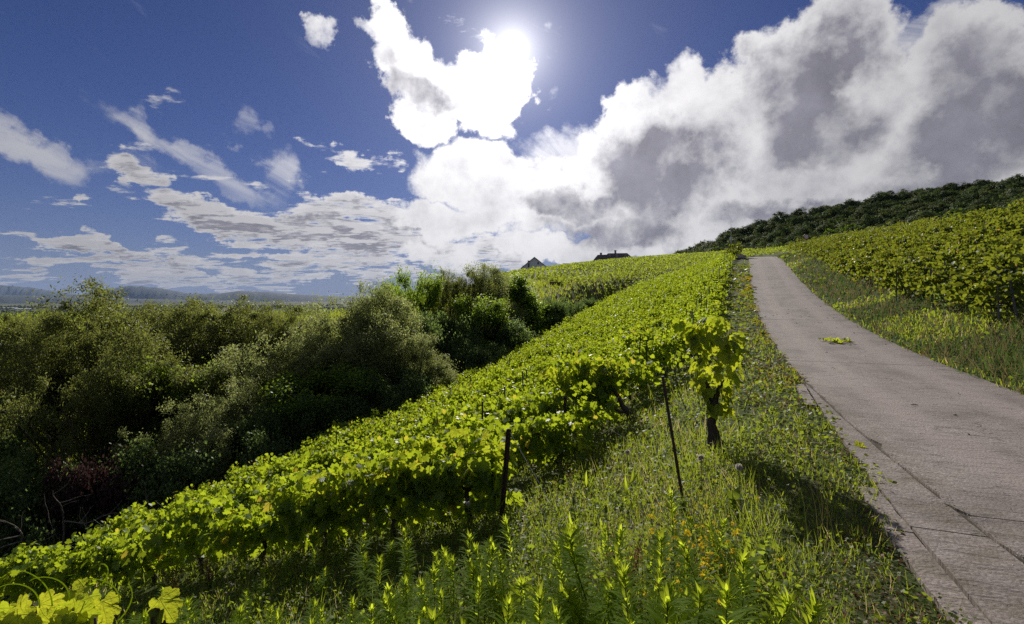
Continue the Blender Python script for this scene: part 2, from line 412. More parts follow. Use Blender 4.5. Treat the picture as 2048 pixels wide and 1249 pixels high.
def mesh(name, V, F, m, smooth=False, uv=None):
    """V (n,3); F (m,k) with one k, or a list of such arrays"""
    V = np.asarray(V, dtype=np.float32)
    Fs = F if isinstance(F, list) else [F]
    Fs = [np.asarray(f, dtype=np.int32) for f in Fs if len(f)]
    me = bpy.data.meshes.new(name)
    me.vertices.add(len(V))
    me.vertices.foreach_set('co', V.ravel())
    tot = np.concatenate([np.full(len(f), f.shape[1], dtype=np.int32) for f in Fs])
    idx = np.concatenate([f.ravel() for f in Fs])
    start = np.concatenate([[0], np.cumsum(tot)[:-1]]).astype(np.int32)
    me.loops.add(len(idx))
    me.loops.foreach_set('vertex_index', idx)
    me.polygons.add(len(tot))
    me.polygons.foreach_set('loop_start', start)
    if smooth or m not in LEAFY:
        me.polygons.foreach_set('use_smooth', np.full(len(tot), bool(smooth)))
    if uv is not None:
        l = me.uv_layers.new(name='UVMap')
        l.data.foreach_set('uv', np.asarray(uv, dtype=np.float32)[idx].ravel())
    me.update(calc_edges=True)
    if m is not None:
        me.materials.append(MATS[m] if isinstance(m, str) else m)
    return me


def obj(name, me, parent=None, loc=(0, 0, 0)):
    o = bpy.data.objects.new(name, me)
    o.location = loc
    return link(o, parent)


class MB:
    """collects simple solids for one mesh"""
    def __init__(self):
        self.v, self.f4, self.f3, self.n = [], [], [], 0

    def add(self, V, f4=(), f3=()):
        self.v.append(np.asarray(V, float))
        if len(f4): self.f4.append(np.asarray(f4) + self.n)
        if len(f3): self.f3.append(np.asarray(f3) + self.n)
        self.n += len(V)
        return self

    def box(self, a, b):
        (x0, y0, z0), (x1, y1, z1) = a, b
        V = [(x0, y0, z0), (x1, y0, z0), (x1, y1, z0), (x0, y1, z0), (x0, y0, z1), (x1, y0, z1), (x1, y1, z1), (x0, y1, z1)]
        return self.add(V, [(0, 3, 2, 1), (4, 5, 6, 7), (0, 1, 5, 4), (1, 2, 6, 5), (2, 3, 7, 6), (3, 0, 4, 7)])

    def tube(self, pts, rad, sides=6, cap=True, twist=0.0, squash=None):
        P = np.asarray(pts, float)
        R = np.full(len(P), rad) if np.isscalar(rad) else np.asarray(rad, float)
        d = np.gradient(P, axis=0)
        d /= np.linalg.norm(d, axis=1)[:, None] + 1e-9
        ref = np.array([0.0, 0, 1]) if abs(d[:, 2]).mean() < 0.9 else np.array([1.0, 0, 0])
        a = np.cross(d, ref)
        a /= np.linalg.norm(a, axis=1)[:, None] + 1e-9
        b = np.cross(d, a)
        th = np.arange(sides) * 2 * pi / sides
        ring = np.cos(th)[None, :, None] * a[:, None] + np.sin(th)[None, :, None] * b[:, None]
        V = (P[:, None] + ring * R[:, None, None]).reshape(-1, 3)
        k = len(P)
        i = np.arange(k - 1)[:, None] * sides
        j = np.arange(sides)[None]
        q = np.stack([i + j, i + (j + 1) % sides, i + sides + (j + 1) % sides, i + sides + j], -1).reshape(-1, 4)
        f3 = []
        if cap:
            V = np.vstack([V, P[:1], P[-1:]])
            c0, c1 = k * sides, k * sides + 1
            f3 = [(c0, (j + 1) % sides, j) for j in range(sides)] + [(c1, (k - 1) * sides + j, (k - 1) * sides + (j + 1) % sides) for j in range(sides)]
        return self.add(V, q, f3)

    def data(self):
        F = []
        if self.f4: F.append(np.vstack(self.f4))
        if self.f3: F.append(np.vstack(self.f3))
        return np.vstack(self.v), F

    def build(self, name, m, parent=None, smooth=False, loc=(0, 0, 0)):
        V, F = self.data()
        return obj(name, mesh(name, V, F, m, smooth), parent, loc)


def unit(a):
    a = np.asarray(a, float)
    return a / (np.linalg.norm(a, axis=-1, keepdims=True) + 1e-9)


def frames(nrm, tip):
    """rotation frames: local z = normal, local y = tip direction"""
    z = unit(nrm)
    y = tip - (tip * z).sum(-1, keepdims=True) * z
    y = unit(y)
    x = np.cross(y, z)
    return np.stack([x, y, z], -1)          # columns


def scatter(tv, tf, pos, fr, size):
    """copies of a template as one vertex/face array"""
    tv = np.asarray(tv, float)
    tf = np.asarray(tf)
    n, k = len(pos), len(tv)
    size = np.asarray(size, float)
    s = size[:, None, None] if size.ndim == 1 else size[:, None, :]
    V = np.einsum('nij,nkj->nki', fr, tv[None] * s) + pos[:, None]
    F = tf[None] + (np.arange(n) * k)[:, None, None]
    return V.reshape(-1, 3), F.reshape(-1, tf.shape[1])


# grape leaf: five toothed lobes, folded along the midrib, stalk end at the origin, tip along +y
_half = [(0.05, -0.03), (0.20, -0.17), (0.36, -0.12), (0.38, 0.02), (0.52, 0.10), (0.50, 0.30), (0.33, 0.36), (0.46, 0.52),
         (0.40, 0.70), (0.22, 0.66), (0.16, 0.86)]
_o = _half + [(0.0, 1.0)] + [(-a, b) for a, b in _half[::-1]]
LEAF_V = np.array([(0, 0.30, 0.0)] + [(a, b, 0.16 * abs(a) ** 1.2 - 0.22 * max(0, b - 0.3) ** 2 - 0.25 * abs(a) ** 3) for a, b in _o])
LEAF_F = np.array([(0, i, i + 1) for i in range(1, len(_o))] + [(0, len(_o), 1)])
MID_V = np.array([(0, 0.3, -0.02), (0.1, -0.12, 0.05), (0.50, 0.08, 0.06), (0.44, 0.62, 0.02), (0, 1, -0.1), (-0.44, 0.62, 0.02), (-0.50, 0.08, 0.06), (-0.1, -0.12, 0.05)])
MID_F = np.array([(0, i, i + 1) for i in range(1, 7)] + [(0, 7, 1)])
QUAD_V = np.array([(0, 0, 0), (0.48, 0.42, 0.06), (0, 1, -0.05), (-0.48, 0.42, 0.06)])
QUAD_F = np.array([(0, 1, 2, 3)])
SLIM_V = np.array([(0, 0, 0), (0.17, 0.45, 0.04), (0, 1, -0.08), (-0.17, 0.45, 0.04)])
SLIM_F = np.array([(0, 1, 2, 3)])
BLADE_V = np.array([(-0.018, 0, 0), (0.018, 0, 0), (-0.012, 0.55, 0.06), (0.012, 0.55, 0.06), (0.0, 1.0, 0.26)])
BLADE_F3 = np.array([(0, 1, 3), (0, 3, 2), (2, 3, 4)])


def at(u, v, d):
    """the point d metres ahead that stands on this line of sight"""
    return np.array([(u - 1024) / FPX * d, d, (HV - v) / FPX * d])


# ------------------------------------------------------------------ the road's line and the lie of the land
K = 1.12
RW = 1.5 * K                      # half width
_s = np.arange(0, 130, 0.5)
_q = np.minimum(_s, 90) / (50 * K)
_az = 0.3453 + 0.173 * _q - 0.0878 * _q ** 2
_sl = np.where(_s < 90, -0.052 + 0.4548 * _q - 0.2639 * _q ** 2, 0.0)
_sl = np.maximum(_sl, np.where(_s > 60, -0.01, -1))
cx = 3.4471 * K + np.concatenate([[0], np.cumsum(np.sin(_az[:-1]) * 0.5)])
cy = 0.0 + np.concatenate([[0], np.cumsum(np.cos(_az[:-1]) * 0.5)])
cz = -1.3692 * K + np.concatenate([[0], np.cumsum(_sl[:-1] * 0.5)])
_b = np.arange(-40, 0, 0.5)
CS = np.concatenate([_b, _s])
CX = np.concatenate([cx[0] + _b * np.sin(_az[0]), cx])
CY = np.concatenate([cy[0] + _b * np.cos(_az[0]), cy])
CZ = np.concatenate([cz[0] + _b * -0.02, cz])
CA = np.concatenate([np.full(len(_b), _az[0]), _az])


def st(x, y):
    """road coordinates: s along the road, t to its side (right positive)"""
    x = np.atleast_1d(np.asarray(x, float)); y = np.atleast_1d(np.asarray(y, float))
    S = np.empty(len(x)); Tt = np.empty(len(x))
    for a in range(0, len(x), 20000):
        xs, ys = x[a:a + 20000, None], y[a:a + 20000, None]
        d2 = (xs - CX[None, ::2]) ** 2 + (ys - CY[None, ::2]) ** 2
        k = d2.argmin(1) * 2
        k = np.minimum(k, len(CS) - 1)
        dx, dy = xs[:, 0] - CX[k], ys[:, 0] - CY[k]
        S[a:a + 20000] = CS[k] + dx * np.sin(CA[k]) + dy * np.cos(CA[k])
        Tt[a:a + 20000] = dx * np.cos(CA[k]) - dy * np.sin(CA[k])
    return S, Tt


def road_z(s):
    return np.interp(s, CS, CZ)


def xy(s, t):
    a = np.interp(s, CS, CA)
    return np.interp(s, CS, CX) + t * np.cos(a), np.interp(s, CS, CY) - t * np.sin(a)


LT = [-60, -30, -26, -22, -19, -17, -6.0, -5.0, -4.0, -3.2, -2.7, -2.2, 0]
LZ = [-9.6, -9.6, -9.2, -8.0, -6.1, -4.66, -1.12, -0.72, -0.36, -0.12, -0.035, -0.02, 0]


def corridor(s, t):
    b = np.interp(s, [30, 70], [0.75, 0.28])
    m = np.interp(s, [35, 70], [0.30, 0.15])
    zl = np.interp(t, LT, LZ)
    zr = np.where(t < RW, 0.0, np.where(t < 4.0, b * ((t - RW) / (4.0 - RW)) ** 1.15, b + m * (np.minimum(t, 14) - 4.0) + 0.1 * np.maximum(t - 14, 0)))
    return road_z(s) + np.where(t < 0, zl, zr)


_ctrl = []
for s in (-25, -10, 5, 20, 35, 50, 65, 80):
    for t in ((-26, -20, -12, -5, 5, 13) if s < 50 else (-17, -8, 5, 13)):
        X, Y = xy(s, t)
        _ctrl.append((float(X), float(Y), float(corridor(np.array([float(s)]), np.array([float(t)]))[0])))
for u, v, d in [(1010, 552, 150), (1100, 541, 168), (1200, 528, 182), (1300, 521, 188), (1400, 514, 192), (1480, 508, 192),
                (1060, 562, 118), (1160, 556, 118), (1290, 540, 115), (1120, 572, 92), (1240, 571, 92), (1120, 605, 70), (1180, 600, 72),
                (1080, 668, 50), (1040, 680, 46), (1130, 640, 54), (900, 580, 150), (760, 612, 130),
                (0, 662, 46), (120, 664, 47), (-200, 665, 46), (300, 662, 50), (520, 645, 62), (600, 640, 66), (700, 640, 80),
                (1530, 512, 100), (1600, 505, 120), (2048, 436, 150), (2300, 420, 120), (1900, 446, 175), (1700, 474, 215), (1500, 494, 280),
                (1400, 512, 330), (1300, 530, 360), (1900, 420, 260), (2048, 395, 260), (1700, 450, 300), (1800, 470, 120)]:
    _ctrl.append(tuple(at(u, v, d)))
for X, Y, Z in [(-26, 30, -9.3), (-22, 40, -8.0), (-14, 48, -6.5), (-34, 20, -9.5), (-60, 20, -5.5), (-90, 60, -9), (-140, 40, -22), (-200, 120, -35),
                (-60, 140, -8), (-130, 180, -24), (-20, 230, 2), (60, 260, 14), (-200, 300, -55), (0, 340, -6), (60, -40, 12), (140, 0, 34),
                (-60, -60, -14), (20, -60, -4), (240, 100, 62), (-8, 54, -3.6), (-34, 52, -4.6), (-45, 40, -4.2)]:
    _ctrl.append((X, Y, Z))
_C = np.array(_ctrl)


def _phi(r2):
    return 0.5 * r2 * np.log(r2 + 1e-6)


_n = len(_C)
_A = np.zeros((_n + 3, _n + 3))
_A[:_n, :_n] = _phi(((_C[:, None, :2] - _C[None, :, :2]) / 50.0 ** 1).__pow__(2).sum(-1)) + np.eye(_n) * 0.002
_A[:_n, _n] = 1; _A[:_n, _n + 1:] = _C[:, :2] / 50.0
_A[_n, :_n] = 1; _A[_n + 1:, :_n] = (_C[:, :2] / 50.0).T
_W = np.linalg.solve(_A, np.concatenate([_C[:, 2], np.zeros(3)]))


def tps(x, y):
    out = np.empty(len(x))
    for a in range(0, len(x), 20000):
        p = np.stack([x[a:a + 20000], y[a:a + 20000]], 1) / 50.0
        out[a:a + 20000] = _phi(((p[:, None] - _C[None, :, :2] / 50.0) ** 2).sum(-1)) @ _W[:_n] + _W[_n] + p @ _W[_n + 1:]
    return out


def sstep(v, a, b):
    q = np.clip((v - a) / (b - a), 0, 1)
    return q * q * (3 - 2 * q)


PLAIN = -115.0


def ground(x, y):
    x = np.atleast_1d(np.asarray(x, float)); y = np.atleast_1d(np.asarray(y, float))
    r = np.hypot(x, y)
    s, t = st(x, y)
    c = corridor(s, t)
    w = sstep(t, -30, -23) * (1 - sstep(t, 13, 20)) * (1 - sstep(s, 84, 100)) * sstep(s, -38, -22)
    k = np.minimum(1.0, 420.0 / np.maximum(r, 1))
    h = tps(x * k, y * k)
    h = np.clip(h, -120, 90)
    far = sstep(r, 330, 1100)
    h = h * (1 - far) + PLAIN * far
    lump = 0.05 * np.sin(x * 1.7 + np.cos(y * 1.3)) * np.sin(y * 1.9 + 0.7) + 0.02 * np.sin(x * 5.1) * np.sin(y * 4.3)
    offroad = sstep(np.abs(t + 0.3), 2.7, 4.0)
    z = c * w + h * (1 - w) + lump * offroad * (1 - far)
    # bed under the slabs
    return z


def gz(x, y):
    return float(ground([x], [y])[0])


def steps(fine0, fine1, d, lo, hi, g=1.07):
    a = list(np.arange(fine0, fine1, d))
    q, v = d, fine1
    while v < hi:
        a.append(v); q *= g; v += q
    a.append(hi)
    q, v = d, fine0
    while v > lo:
        q *= g; v -= q
        a.insert(0, max(v, lo))
    return np.array(a)


gx = steps(-14, 16, 0.30, -30000, 30000)
gy = steps(0.5, 34, 0.33, -6000, 30000)
GX, GY = np.meshgrid(gx, gy)
GZ = ground(GX.ravel(), GY.ravel())
_S, _T = st(GX.ravel(), GY.ravel())
_kt = np.where(_S < 10.5, -RW - np.interp(_S, [-8, 2, 10.2], [0.90, 0.55, 0.05]) + 0.02, -RW + 0.08)
GZ = GZ - 0.14 * sstep(_T, _kt - 0.12, _kt + 0.2) * (1 - sstep(_T, RW - 0.15, RW + 0.15)) * ((_S > -30) & (_S < 112))       # the bed lies lower than the slabs
nx, ny = len(gx), len(gy)
I = (np.arange(ny - 1)[:, None] * nx + np.arange(nx - 1)[None]).ravel()
g_o = obj('ground', mesh('ground', np.stack([GX.ravel(), GY.ravel(), GZ], 1), np.stack([I, I + 1, I + nx + 1, I + nx], 1), 'earth', True))
tag(g_o, 'earth and rough grass of the vineyard hillside and plain', kind='structure')


def gzs(x, y):
    """height of the ground mesh itself (bilinear), fast for many points"""
    x = np.asarray(x, float); y = np.asarray(y, float)
    i = np.clip(np.searchsorted(gx, x) - 1, 0, nx - 2); j = np.clip(np.searchsorted(gy, y) - 1, 0, ny - 2)
    fx = np.clip((x - gx[i]) / (gx[i + 1] - gx[i]), 0, 1); fy = np.clip((y - gy[j]) / (gy[j + 1] - gy[j]), 0, 1)
    Z = GZ.reshape(ny, nx)
    return (Z[j, i] * (1 - fx) + Z[j, i + 1] * fx) * (1 - fy) + (Z[j + 1, i] * (1 - fx) + Z[j + 1, i + 1] * fx) * fy


# ------------------------------------------------------------------ concrete road
road = empty('road')
tag(road, 'pale concrete farm road of long slabs climbing the hill', kind='structure')


def strip(s0, s1, tl, tr, nS, nT, z0=0.0, th=0.14, gap=0.010, wob=0.0, seed=0):
    """closed slab between two offsets of the road line; tl/tr numbers or functions of s"""
    r = np.random.default_rng(seed)
    ss = np.linspace(s0 + gap, s1 - gap, nS)
    L = tl(ss) if callable(tl) else np.full(nS, tl)
    R = tr(ss) if callable(tr) else np.full(nS, tr)
    jl, jr = r.normal(0, wob, nS), r.normal(0, wob, nS)
    f = np.linspace(0, 1, nT)
    t = (L + jl)[:, None] * (1 - f) + (R + jr)[:, None] * f
    S = np.repeat(ss[:, None], nT, 1)
    X, Y = xy(S, t)
    Z = road_z(S) + z0 + 0.006 * np.sin(S * 1.3 + t * 2.1) * np.sin(t * 1.7 + S * .5)
    top = np.stack([X, Y, Z], -1).reshape(-1, 3)
    bot = top - [0, 0, th]
    n = nS * nT
    i = (np.arange(nS - 1)[:, None] * nT + np.arange(nT - 1)[None]).ravel()
    q = [np.stack([i, i + 1, i + nT + 1, i + nT], 1)]
    e = np.concatenate([np.arange(nT), np.arange(1, nS) * nT + nT - 1, (nS - 1) * nT + np.arange(nT - 2, -1, -1), np.arange(nS - 2, 0, -1) * nT])
    e2 = np.roll(e, -1)
    q.append(np.stack([e, e + n, e2 + n, e2], 1))
    uv = np.stack([S, t], -1).reshape(-1, 2)
    return np.vstack([top, bot]), [np.vstack(q)], np.vstack([uv, uv])


joints = [-26, -16, -6.5, 3.6, 13.4, 23.4, 33.4, 43.2, 53.2, 63.2, 73.2, 83.0, 93, 103, 113]
for i in range(len(joints) - 1):
    V, F, U = strip(joints[i], joints[i + 1], -RW, RW, 41, 9, wob=0.018, seed=i, gap=0.010 if joints[i] < 5 else 0.022)
    obj('slab', mesh('slab', V, F, 'concrete', False, U), road)
# side strip that widens towards the viewer, and the kerb stones along it
kerb_t = lambda s: -RW - np.interp(s, [-8, 2, 10.2], [0.90, 0.55, 0.05])
for a, b in ((-8, -1.0), (-1.0, 3.2), (3.2, 10.2)):
    V, F, U = strip(a, b, kerb_t, -RW - 0.03, 25, 4, z0=-0.012, wob=0.004, seed=40)
    obj('gutter_slab', mesh('gutter_slab', V, F, 'concrete', False, U), road)
for i in range(14):
    a = -4.0 + i * 1.0
    if i in (8, 9, 10, 11): continue
    V, F, U = strip(a, a + 1.0, (lambda s: kerb_t(s) - 0.20), (lambda s: kerb_t(s) - 0.045), 6, 3, z0=0.012 + 0.005 * (i % 3), gap=0.004, wob=0.005, seed=60 + i)
    obj('kerb_stone', mesh('kerb_stone', V, F, 'kerb_concrete', False, U), road)
# soil and moss that fills the joints
bx = MB()
V, F, U = strip(-24, 110, -RW - 0.06, RW + 0.02, 160, 5, z0=-0.022, th=0.05)
obj('joint_filling', mesh('joint_filling', V, F, 'joint_dirt'), road)


# ------------------------------------------------------------------ grape vines
def copy_tree(o, parent=None):
    c = o.copy()
    COL.objects.link(c)
    c.parent = parent
    for ch in o.children:
        copy_tree(ch, c)
    return c


def vine_leaf_cloud(r, n, L=1.3, top=1.2, low=0.34, half=0.34, size=(0.09, 0.16), lod=0, shoots=14):
    """positions, frames and sizes of the leaves of one vine: a hedge-like section with shoots that rise and lean out"""
    pos, nr = [], []
    k = n // shoots
    for i in range(shoots):
        x0 = (i + 0.5 + r.normal(0, 0.3)) / shoots * L - L / 2
        side = r.choice([-1, 1])
        h = top * r.uniform(0.72, 1.08) if r.random() > 0.12 else top * r.uniform(1.08, 1.3)
        w = side * half * r.uniform(0.2, 1.0)
        f = r.random(k) ** 0.8
        droop = r.uniform(0.0, 0.5)
        z = low + (h - low) * np.sin(f * (1.6 + droop)) / max(1e-3, np.sin(min(pi / 2, 1.6 + droop)))
        z = np.clip(z, 0.22, h)
        y = w * f ** 0.8 + r.normal(0, 0.085, k) + 0.05 * side
        xx = x0 + r.normal(0, 0.11, k) + r.normal(0, 0.14) * f
        pos.append(np.stack([xx, y, z + r.normal(0, 0.05, k)], 1))
        o = np.stack([r.normal(0, 0.7, k), np.sign(y) * 0.6 + r.normal(0, 0.7, k), 0.55 + r.normal(0, 0.55, k)], 1)
        nr.append(o)
    pos = np.vstack(pos); nr = np.vstack(nr)
    tip = np.stack([r.normal(0, 0.5, len(pos)), np.sign(pos[:, 1]) * 0.5 + r.normal(0, 0.4, len(pos)), -0.8 + r.normal(0, 0.5, len(pos))], 1)
    sz = r.uniform(size[0], size[1], len(pos))
    hi = pos[:, 2] > top * 0.95
    sz[hi] *= 0.75
    return pos, frames(nr, tip), sz


def gnarled(r, h=0.55, r0=0.045, lean=(0.1, 0.0), sides=7, arm=1.0):
    n = 8
    f = np.linspace(0, 1, n)
    P = np.stack([lean[0] * f + r.normal(0, 0.018, n), lean[1] * f + r.normal(0, 0.018, n), -0.05 + (h + 0.05) * f], 1)
    R = r0 * (1 - 0.45 * f) * r.uniform(0.8, 1.25, n)
    b = MB().tube(P, R, sides)
    e = P[-1]
    for sgn in (-1, 1):
        Q = np.array([e - [0, 0, 0.04], e + np.array([sgn * 0.16 * arm, r.normal(0, 0.03), 0.05 / arm]), e + np.array([sgn * 0.36 * arm, r.normal(0, 0.04), 0.09 / arm])])
        b.tube(Q, [r0 * 0.5, r0 * 0.4, r0 * 0.25], 5)
    return b


def canes(r, n=5, L=1.1, h=1.1):
    b = MB()
    for i in range(n):
        x = (i + 0.5) / n * L - L / 2
        P = np.array([[x * 0.8, 0, 0.5], [x + r.normal(0, 0.05), r.normal(0, 0.08), 0.8], [x + r.normal(0, 0.1), r.normal(0, 0.15), h * r.uniform(0.9, 1.2)]])
        b.tube(P, [0.006, 0.005, 0.003], 4, cap=False)
    return b


def vine_proto(seed, n, lod, mt, top=0.95, half=0.38, size=(0.08, 0.15)):
    r = np.random.default_rng(seed)
    root = bpy.data.objects.new('grape_vine', None)
    p, fr, sz = vine_leaf_cloud(r, n, top=top, half=half, size=size, low=0.34 if top > 1.2 else 0.24)
    tv, tf = ((LEAF_V, LEAF_F), (MID_V, MID_F), (QUAD_V, QUAD_F))[lod]
    V, F = scatter(tv, tf, p, fr, sz)
    fo = bpy.data.objects.new('foliage', mesh('vine_foliage', V, F, mt)); fo.parent = root
    fo['kind'] = 'stuff'
    V, F = gnarled(r).data()
    tr = bpy.data.objects.new('trunk', mesh('vine_trunk', V, F, 'bark', True)); tr.parent = root
    if lod < 2:
        V, F = canes(r, h=top).data()
        ca = bpy.data.objects.new('canes', mesh('vine_canes', V, F, 'green_stem', True)); ca.parent = root
    return root


PH = {('l', 0): [vine_proto(100 + i, 640, 0, 'vine_leaf') for i in range(5)],
      ('l', 1): [vine_proto(120 + i, 700, 1, 'vine_leaf', size=(0.065, 0.125)) for i in range(5)],
      ('r', 0): [vine_proto(140 + i, 520, 0, 'vine_leaf_olive', 1.42, 0.42, (0.09, 0.165)) for i in range(4)],
      ('r', 1): [vine_proto(160 + i, 470, 1, 'vine_leaf_olive', 1.42, 0.42, (0.09, 0.16)) for i in range(5)]}

spots = []                                  # (s, t, side, row)
ROW0, ROWD = 4.7, 2.0
for i in range(0, 40):
    s0 = ROW0 + i * ROWD
    if s0 > 86: break
    t_end = {0: -9.95, 1: -5.8, 2: -5.7}.get(i, {3: -5.2, 4: -4.6}.get(i, -4.0 + 0.15 * sin(i * 2.7)))
    t0 = t_end
    last = -17.3 if s0 < 45 else -17.3 + (s0 - 45) * 0.02
    while t0 > last:
        spots.append((s0 + rng.normal(0, 0.05), t0 + rng.normal(0, 0.06), 'l', i))
        t0 -= 1.18
for i in range(0, 40):
    s0 = 7.0 + i * 2.0
    if s0 > 84: break
    t0 = 4.35 + 0.15 * sin(i * 1.9) + np.interp(s0, [7, 18], [0.9, 0.0])
    while t0 < 13.0:
        spots.append((s0 + rng.normal(0, 0.06), t0 + rng.normal(0, 0.08), 'r', i))
        t0 += 1.22
# the row beside the camera, low in the corner of the picture
for k in range(4):
    spots.append((0.15, -6.1 - 1.15 * k, 'l', -2))


def in_view(x, y, z, pad=120):
    return y > 0.8 and -pad < 1024 + FPX * x / y < 2048 + pad and HV - FPX * z / y < 1249 + pad * 2


info = []
for s0, t0, sd, row in spots:
    X, Y = xy(s0, t0)
    Z = gz(X, Y)
    info.append((float(X), float(Y), Z, s0, t0, sd, row))
seen = [k for k in range(len(info)) if in_view(info[k][0], info[k][1], info[k][2] + 0.8)]
order = sorted(seen, key=lambda k: math.hypot(info[k][0], info[k][1]))
singles = set(order[:300])
ORD = ['first', 'second', 'third', 'fourth', 'fifth', 'sixth', 'seventh', 'eighth', 'ninth', 'tenth', 'eleventh', 'twelfth', 'thirteenth', 'fourteenth']
_nth = {}
LBL_ROW = {0: 'lime green grape vine in the trellis row just beyond the tall weeds',
           1: 'lime green grape vine in the row that starts at the thick leaning trunk',
           -2: 'grape vine with big sunlit leaves and tendrils close above the cut-off post'}
rest_p, rest_f, rest_s, rest_sd, rest_tr = [], [], [], [], []


def vine_frame(X, Y, s0, t0):
    a = float(np.interp(s0, CS, CA))
    dx, dy = cos(a), -sin(a)
    e = 0.5
    slope = (gz(X + dx * e, Y + dy * e) - gz(X - dx * e, Y - dy * e)) / (2 * e)
    return math.atan2(dy, dx), -math.atan(slope) * 0.9


placed_vines = 0
for k in seen:
    X, Y, Z, s0, t0, sd, row = info[k]
    rz, ry = vine_frame(X, Y, s0, t0)
    d = math.hypot(X, Y)
    if k in singles:
        lod = 0 if d < 14 else 1
        pr = random.choice(PH[(sd, lod)])
        o = copy_tree(pr)
        o.location = (X, Y, Z)
        o.rotation_euler = (0, ry, rz + (pi if random.random() < 0.5 else 0))
        if abs(o.rotation_euler[2] - rz) > 1: o.rotation_euler[1] = -ry
        q = random.uniform(0.9, 1.1)
        o.scale = (1.05, q, q * random.uniform(0.92, 1.08))
        key = (sd, row)
        _nth[key] = _nth.get(key, 0) + 1
        c_ = _nth[key]
        if sd == 'l' and row == 0:
            tag(o, ORD[c_ + 2] + ' vine of the front row from the rusty end post', 'grape vine', 'vines of the front row')
        elif sd == 'l' and row == 1:
            tag(o, ORD[c_] + ' vine of the second row, counted from the thick leaning trunk', 'grape vine', 'vines of the second row')
        elif sd == 'l' and 2 <= row <= 9:
            tag(o, (('roadside end vine' if c_ == 1 else ORD[c_ - 1] + ' vine from the road') + ' in the ' + ORD[row] + ' row behind the rusty end post'), 'grape vine', 'vines of the ' + ORD[row] + ' row')
        elif sd == 'l':
            far_end = t0 < -16.0
            tag(o, ('roadside end vine of a far row below the road, near the crest' if c_ == 1 else 'last vine of a far row, at the ravine edge' if far_end
                    else 'lime green grape vine inside the far close rows between road and ravine'), 'grape vine',
                'roadside end vines of the far rows' if c_ == 1 else 'ravine end vines of the far rows' if far_end else 'inner vines of the far rows')
        elif sd == 'r' and c_ == 1:
            tag(o, 'olive green vine at the foot of its row, right above the dry grass bank', 'grape vine', 'front vines on the bank above the road')
        elif False:
            tag(o, LBL_ROW.get(row, 'lime green grape vine in the close rows between the road and the ravine trees'), 'grape vine',
                {0: 'vines of the row beyond the tall weeds', 1: 'vines of the row at the leaning trunk', -2: 'vines above the cut-off post'}.get(row, 'vines on the slope below the road'))
        else:
            tag(o, 'olive green bushy grape vine in the rows climbing the bank above the road', 'grape vine', 'vines on the bank above the road')
        placed_vines += 1
    else:
        r = np.random.default_rng(k)
        p, fr, sz = vine_leaf_cloud(r, 230, top=0.98 if sd == 'l' else 1.42, half=0.36, size=(0.11, 0.18), shoots=8)
        c, s_ = cos(rz), sin(rz)
        ct, sn = cos(ry), sin(ry)
        Ry = np.array([[ct, 0, sn], [0, 1, 0], [-sn, 0, ct]]); Rz = np.array([[c, -s_, 0], [s_, c, 0], [0, 0, 1]])
        M = Rz @ Ry
        rest_p.append(p @ M.T + [X, Y, Z]); rest_f.append(M[None] @ fr); rest_s.append(sz); rest_sd.append(np.full(len(p), sd == 'l'))
if rest_p:
    P, Fr, Sz, Sd = map(np.concatenate, (rest_p, rest_f, rest_s, rest_sd))
    for flag, mt, nm, lb in ((True, 'vine_leaf', 'vineyard_foliage', 'far rows of lime green vines below the road'),
                             (False, 'vine_leaf_olive', 'vineyard_foliage', 'far rows of olive green vines above the road')):
        k = Sd == flag
        if k.any():
            V, F = scatter(QUAD_V, QUAD_F, P[k], Fr[k], Sz[k])
            tag(obj(nm, mesh(nm, V, F, mt)), lb, kind='stuff')
print('vines', placed_vines, 'of', len(seen))


# leafy vine bush where the road goes over the crest
for q, (ss_, tt_, lb) in enumerate(((72.5, -RW - 1.5, 'leafy vine bush standing out against the wood at the road crest'), (70.5, -RW - 2.0, 'vine bush just before the one at the road crest'))):
    X, Y = xy(ss_, tt_)
    o = copy_tree(PH[('r', 1)][q]); o.location = (X, Y, gz(X, Y) + 0.1); o.scale = (1.1, 1.5, 1.25 - 0.3 * q)
    tag(o, lb, 'grape vine')


# ------------------------------------------------------------------ trees and shrubs
def crown(r, lobes, clumps, per, leaf, tmpl, sig=0.05, droop=0.2, up=0.5, shell=(0.45, 1.06), wo=0.5, wr=0.7):
    """leaf cloud in unit tree space (tree 1 m tall): clumps of leaves near the skins of several lobes"""
    lob = np.array(lobes, float)
    wts = (lob[:, 3] * lob[:, 4] * lob[:, 5]) ** (2 / 3)
    k = r.choice(len(lob), clumps, p=wts / wts.sum())
    d = unit(r.normal(size=(clumps, 3)) + [0, 0, 0.15])
    c = lob[k, :3] + d * lob[k, 3:] * (r.uniform(shell[0], shell[1], clumps) ** 0.7)[:, None]
    lc = lob[k, :3][c[:, 2] > 0.04]
    c = c[c[:, 2] > 0.04]
    n = len(c)
    sg = sig * r.uniform(0.45, 1.45, n)
    cnt = np.maximum(4, (per * r.uniform(0.4, 1.5, n)).astype(int))
    idx = np.repeat(np.arange(n), cnt)
    off = r.normal(size=(len(idx), 3)) * sg[idx][:, None] * [1, 1, 0.75]
    pos = c[idx] + off
    out = unit(pos - lc[idx] * 0.7 - np.array([0, 0, 0.45]) * 0.3)
    nr = out * wo + r.normal(size=pos.shape) * wr + [0, 0, up * 0.7]
    tip = out * 0.5 + r.normal(size=pos.shape) * 0.7 + [0, 0, -droop]
    sz = leaf * r.uniform(0.6, 1.3, len(pos))
    V, F = scatter(tmpl[0], tmpl[1], pos, frames(nr, tip), sz)
    return V, F, c


